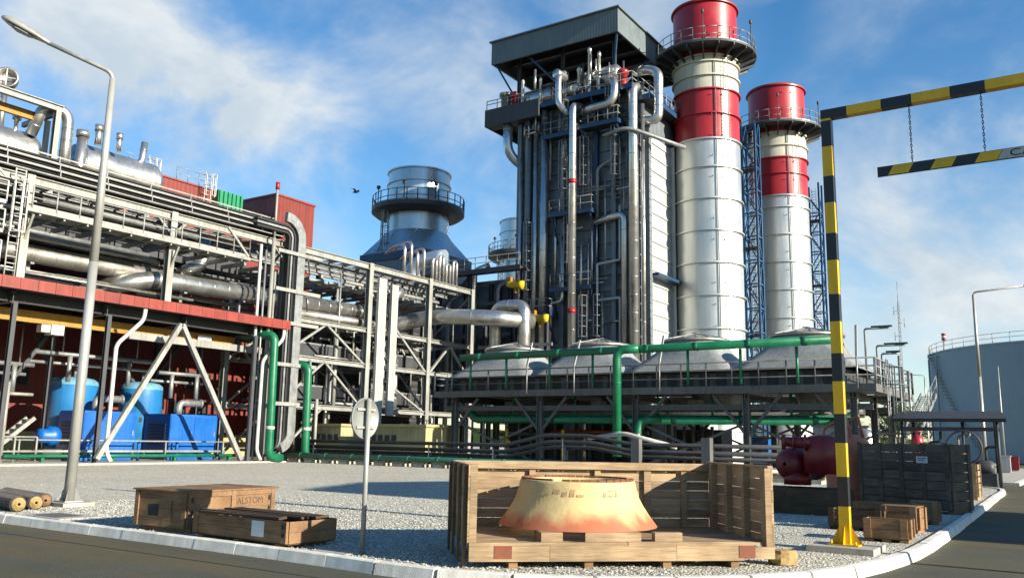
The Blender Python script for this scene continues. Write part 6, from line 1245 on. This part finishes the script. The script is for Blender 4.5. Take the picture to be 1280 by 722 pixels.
# ------------------------------------------------------------------ bypass stacks
def bypass(cx_, cy_, r, zt_, zp, zc, zb, hw, lab):
    t = T('bypass_stack', lab, 'stack', (cx_, cy_, 0)); b = MB(); prof = []
    for (z0, z1) in ((zc, zp), (zp, (zp + zt_) / 2 + .8), ((zp + zt_) / 2 + .8, zt_)): prof += [(r, z0), (r, z1 - .2), (r + .16, z1 - .18), (r + .16, z1 - .02), (r, z1)]
    b.lathe((cx_, cy_, 0), prof + [(r - .25, zt_), (r - .25, zt_ - 3)], 64, sharp=True); b.build('shell', K['bypass'], t)
    b = MB(); N = 64; rings = []
    for k in range(7):
        f = k / 6; rings.append([V((cx_ + math.cos(2 * PI * i / N) * ((hw / max(abs(math.cos(2 * PI * i / N)), abs(math.sin(2 * PI * i / N)))) * (1 - f) + r * f), cy_ + math.sin(2 * PI * i / N) * ((hw / max(abs(math.cos(2 * PI * i / N)), abs(math.sin(2 * PI * i / N)))) * (1 - f) + r * f), zb + (zc - zb) * f)) for i in range(N)])
    b.skin(rings, caps=False, smooth=False); b.build('transition_hood', K['bypass'], t)
    b = MB(); b.box(cx_ - hw - .15, cx_ + hw + .15, cy_ - hw - .15, cy_ + hw + .15, zb - .9, zb); b.build('hood_collar', K['navy'], t)
    b = MB(); b.box(cx_ - hw, cx_ + hw, cy_ - hw, cy_ + hw, 4, zb - .902); b.build('duct', K['casing'], t)
    b = MB(); R2 = r + 1.75; b.lathe((cx_, cy_, zp), [(r + .02, -.7), (R2 - .5, -.7), (R2, -.35), (R2, .12), (r + .02, .12)], 56, smooth=False); b.build('platform', K['darksteel'], t)
    b = MB(); railing(b, circle((cx_, cy_, zp + .12), R2 - .06, 28), 1.3, 9, .05, .15, True); b.build('railing', K['galv'], t)
    b = MB(); ladder(b, cx_ - .3 * r, cy_ - r - .5, zb - 2, zp, (1, 0, 0), (0, -1, 0), .55, True, .045); b.build('ladder', K['galv'], t)
    for k in (-1, 1): b = MB(); b.bar((cx_ + k * r * .62, cy_ - r * .8, zc - .1), (cx_ + k * hw * .5, cy_ - hw, zb + .2), .25, .2); b.build('stiffener', K['bypass'], t)
    for a_ in (-2.0, -1.2, -.5): q = V((cx_ + (R2 - .3) * math.cos(a_), cy_ + (R2 - .3) * math.sin(a_), zp)); b = MB(); b.tube(q, q + V((0, 0, 1.9)), .06, 6); b.box(q.x - .15, q.x + .15, q.y - .15, q.y + .15, q.z + 1.9, q.z + 2.25); b.build('warning_lamp', K['darksteel'], t)
bypass(-61.7, 73.2, 3.5, 31.4, 27.0, 24.3, 21.6, 4.3, 'wide blue grey bypass stack on a flared hood left of the boiler')
bypass(-68.7, 106.0, 3.45, 34.0, 28.8, 19.0, 15.0, 4.5, 'farther bypass stack half hidden behind the left edge of the boiler')
# inlet duct between bypass and boiler, silencer next to the goosenecks
b = MB(); b.box(-56.9, BX0 - .05, 68, 79.5, 4, 16.8); S(b, 'inlet_duct', K['casing'], 'dark inlet duct joining the wide grey stack to the boiler tower', 'duct')
t = T('round_duct', 'grey round duct section behind the gooseneck pipes', 'duct', (-52, 63, 13)); b = MB(); q = ay(517, 332, 63); b.pipe([(q.x, 63, 13), (q.x, 63, q.z), (q.x + 2.2, 63.4, q.z + .5), (q.x + 3.4, 63.6, q.z + .5)], .85, 20, 1.2, 1.0); b.build('shell', K['bypass'], t)
# bird
t = S(MB().skin([[V(q) for q in ((-.05, 0, 0), (0, .05, 0), (0, 0, .06))], [V(q) for q in ((.3, .1, 0), (.3, .2, 0), (.3, .15, .12))], [V(q) for q in ((.55, .22, .05), (.56, .24, .05), (.55, .24, .08))]]), 'tmp', K['black'], 'x', 'x')
bpy.data.objects.remove(t)
p = ay(445, 240, 45); t = T('bird', 'small dark bird flying in the open sky left of the wide grey stack', 'bird', p); b = MB()
b.skin([[p + V((.28 * (k / 6 - .5) * 2, .1 * (k / 6 - .5), 0)) + V((0, math.cos(a_), math.sin(a_))) * (.085 * math.sin(PI * (k + .4) / 6.8) + .004) for a_ in [2 * PI * i / 8 for i in range(8)]] for k in range(7)]); b.build('body', K['black'], t)
for s_ in (-1, 1): b = MB(); b.skin([[p + V((.12, 0, .02)), p + V((-.12, 0, .02)), p + V((0, 0, .05))], [p + V((.08, s_ * .22, .2)), p + V((-.12, s_ * .22, .2)), p + V((-.02, s_ * .22, .22))], [p + V((-.05, s_ * .45, .16)), p + V((-.14, s_ * .45, .16)), p + V((-.1, s_ * .45, .17))]], smooth=False); b.build('wing', K['black'], t)

# denser steel between the rack and the boiler, dark boxes added under the cooler
t = T('tie_frame', 'dark steel frame filling the gap between the pipe rack and the boiler tower', 'frame', (-47, 66, 0)); b = MB()
for x in (-52.6, -49.4, -46.4, -44.2):
    for y in (66.2, 67.6): b.ibeam((x, y, 0), (x, y, 16.4), .34, .34, .05, side=(1, 0, 0))
b.islands('column', K['darksteel'], t); b = MB()
for z in (5, 8.2, 11.4, 14.4, 16.4):
    for y in (66.2, 67.6): b.bar((-52.8, y - .19, z), (-44, y - .19, z), .2, .32)
b.islands('beam', K['decksteel'], t); b = MB()
for z in (5, 8.2, 11.4): b.bar((-52.6, 66, z), (-49.4, 66, z + 3.2), .15); b.bar((-46.4, 66, z), (-49.4, 66, z + 3.2), .15)
b.islands('brace', K['decksteel'], t)
for i, (x, z0, z1, r_, mt_, lab) in enumerate(((-51, 0, 15, .22, 'galv', 'grey riser in the gap left of the boiler, leftmost of three'), (-48, 2, 17.6, .3, 'clad', 'silver riser in the gap left of the boiler, middle of three'), (-45.2, 0, 16, .2, 'galv', 'grey riser in the gap left of the boiler, nearest the tower'))):
    b = MB(); b.pipe([(x, 65.6, z0), (x, 65.6, z1), (x + 1.2, 66.4, z1 + .6)], r_, 10, .6, 1.4, .06, .015); S(b, 'gap_riser', K[mt_], lab, 'pipe')
for i, (x0, x1, y, h_, lab) in enumerate(((-36, -31, 53.5, 3.6, 'dark box added to darken the space under the left end of the cooler'), (-29.5, -24.5, 54, 3.9, 'dark box added to darken the space under the cooler near the green drop pipe'), (-23.0, -19.5, 53.6, 2.6, 'low dark box added to darken the space under the middle of the cooler'))):  # boxes added so the space below the cooler reads dark
    t = T('shade_box', lab, 'pump', ((x0 + x1) / 2, y, 0)); b = MB(); b.box(x0, x1, y, y + 2, .2, h_); b.build('casing', K['darksteel'], t); b = MB()
    for k in range(5): b.tube((x0 + .5 + k * (x1 - x0 - 1) / 4, y - .3, .2), (x0 + .5 + k * (x1 - x0 - 1) / 4, y - .3, h_ + .2), .12, 8)
    b.islands('riser', K['galv'], t); b = MB(); b.tube((x0, y - .5, h_ * .6), (x1, y - .5, h_ * .6), .18, 10); b.build('manifold', K['decksteel'], t)
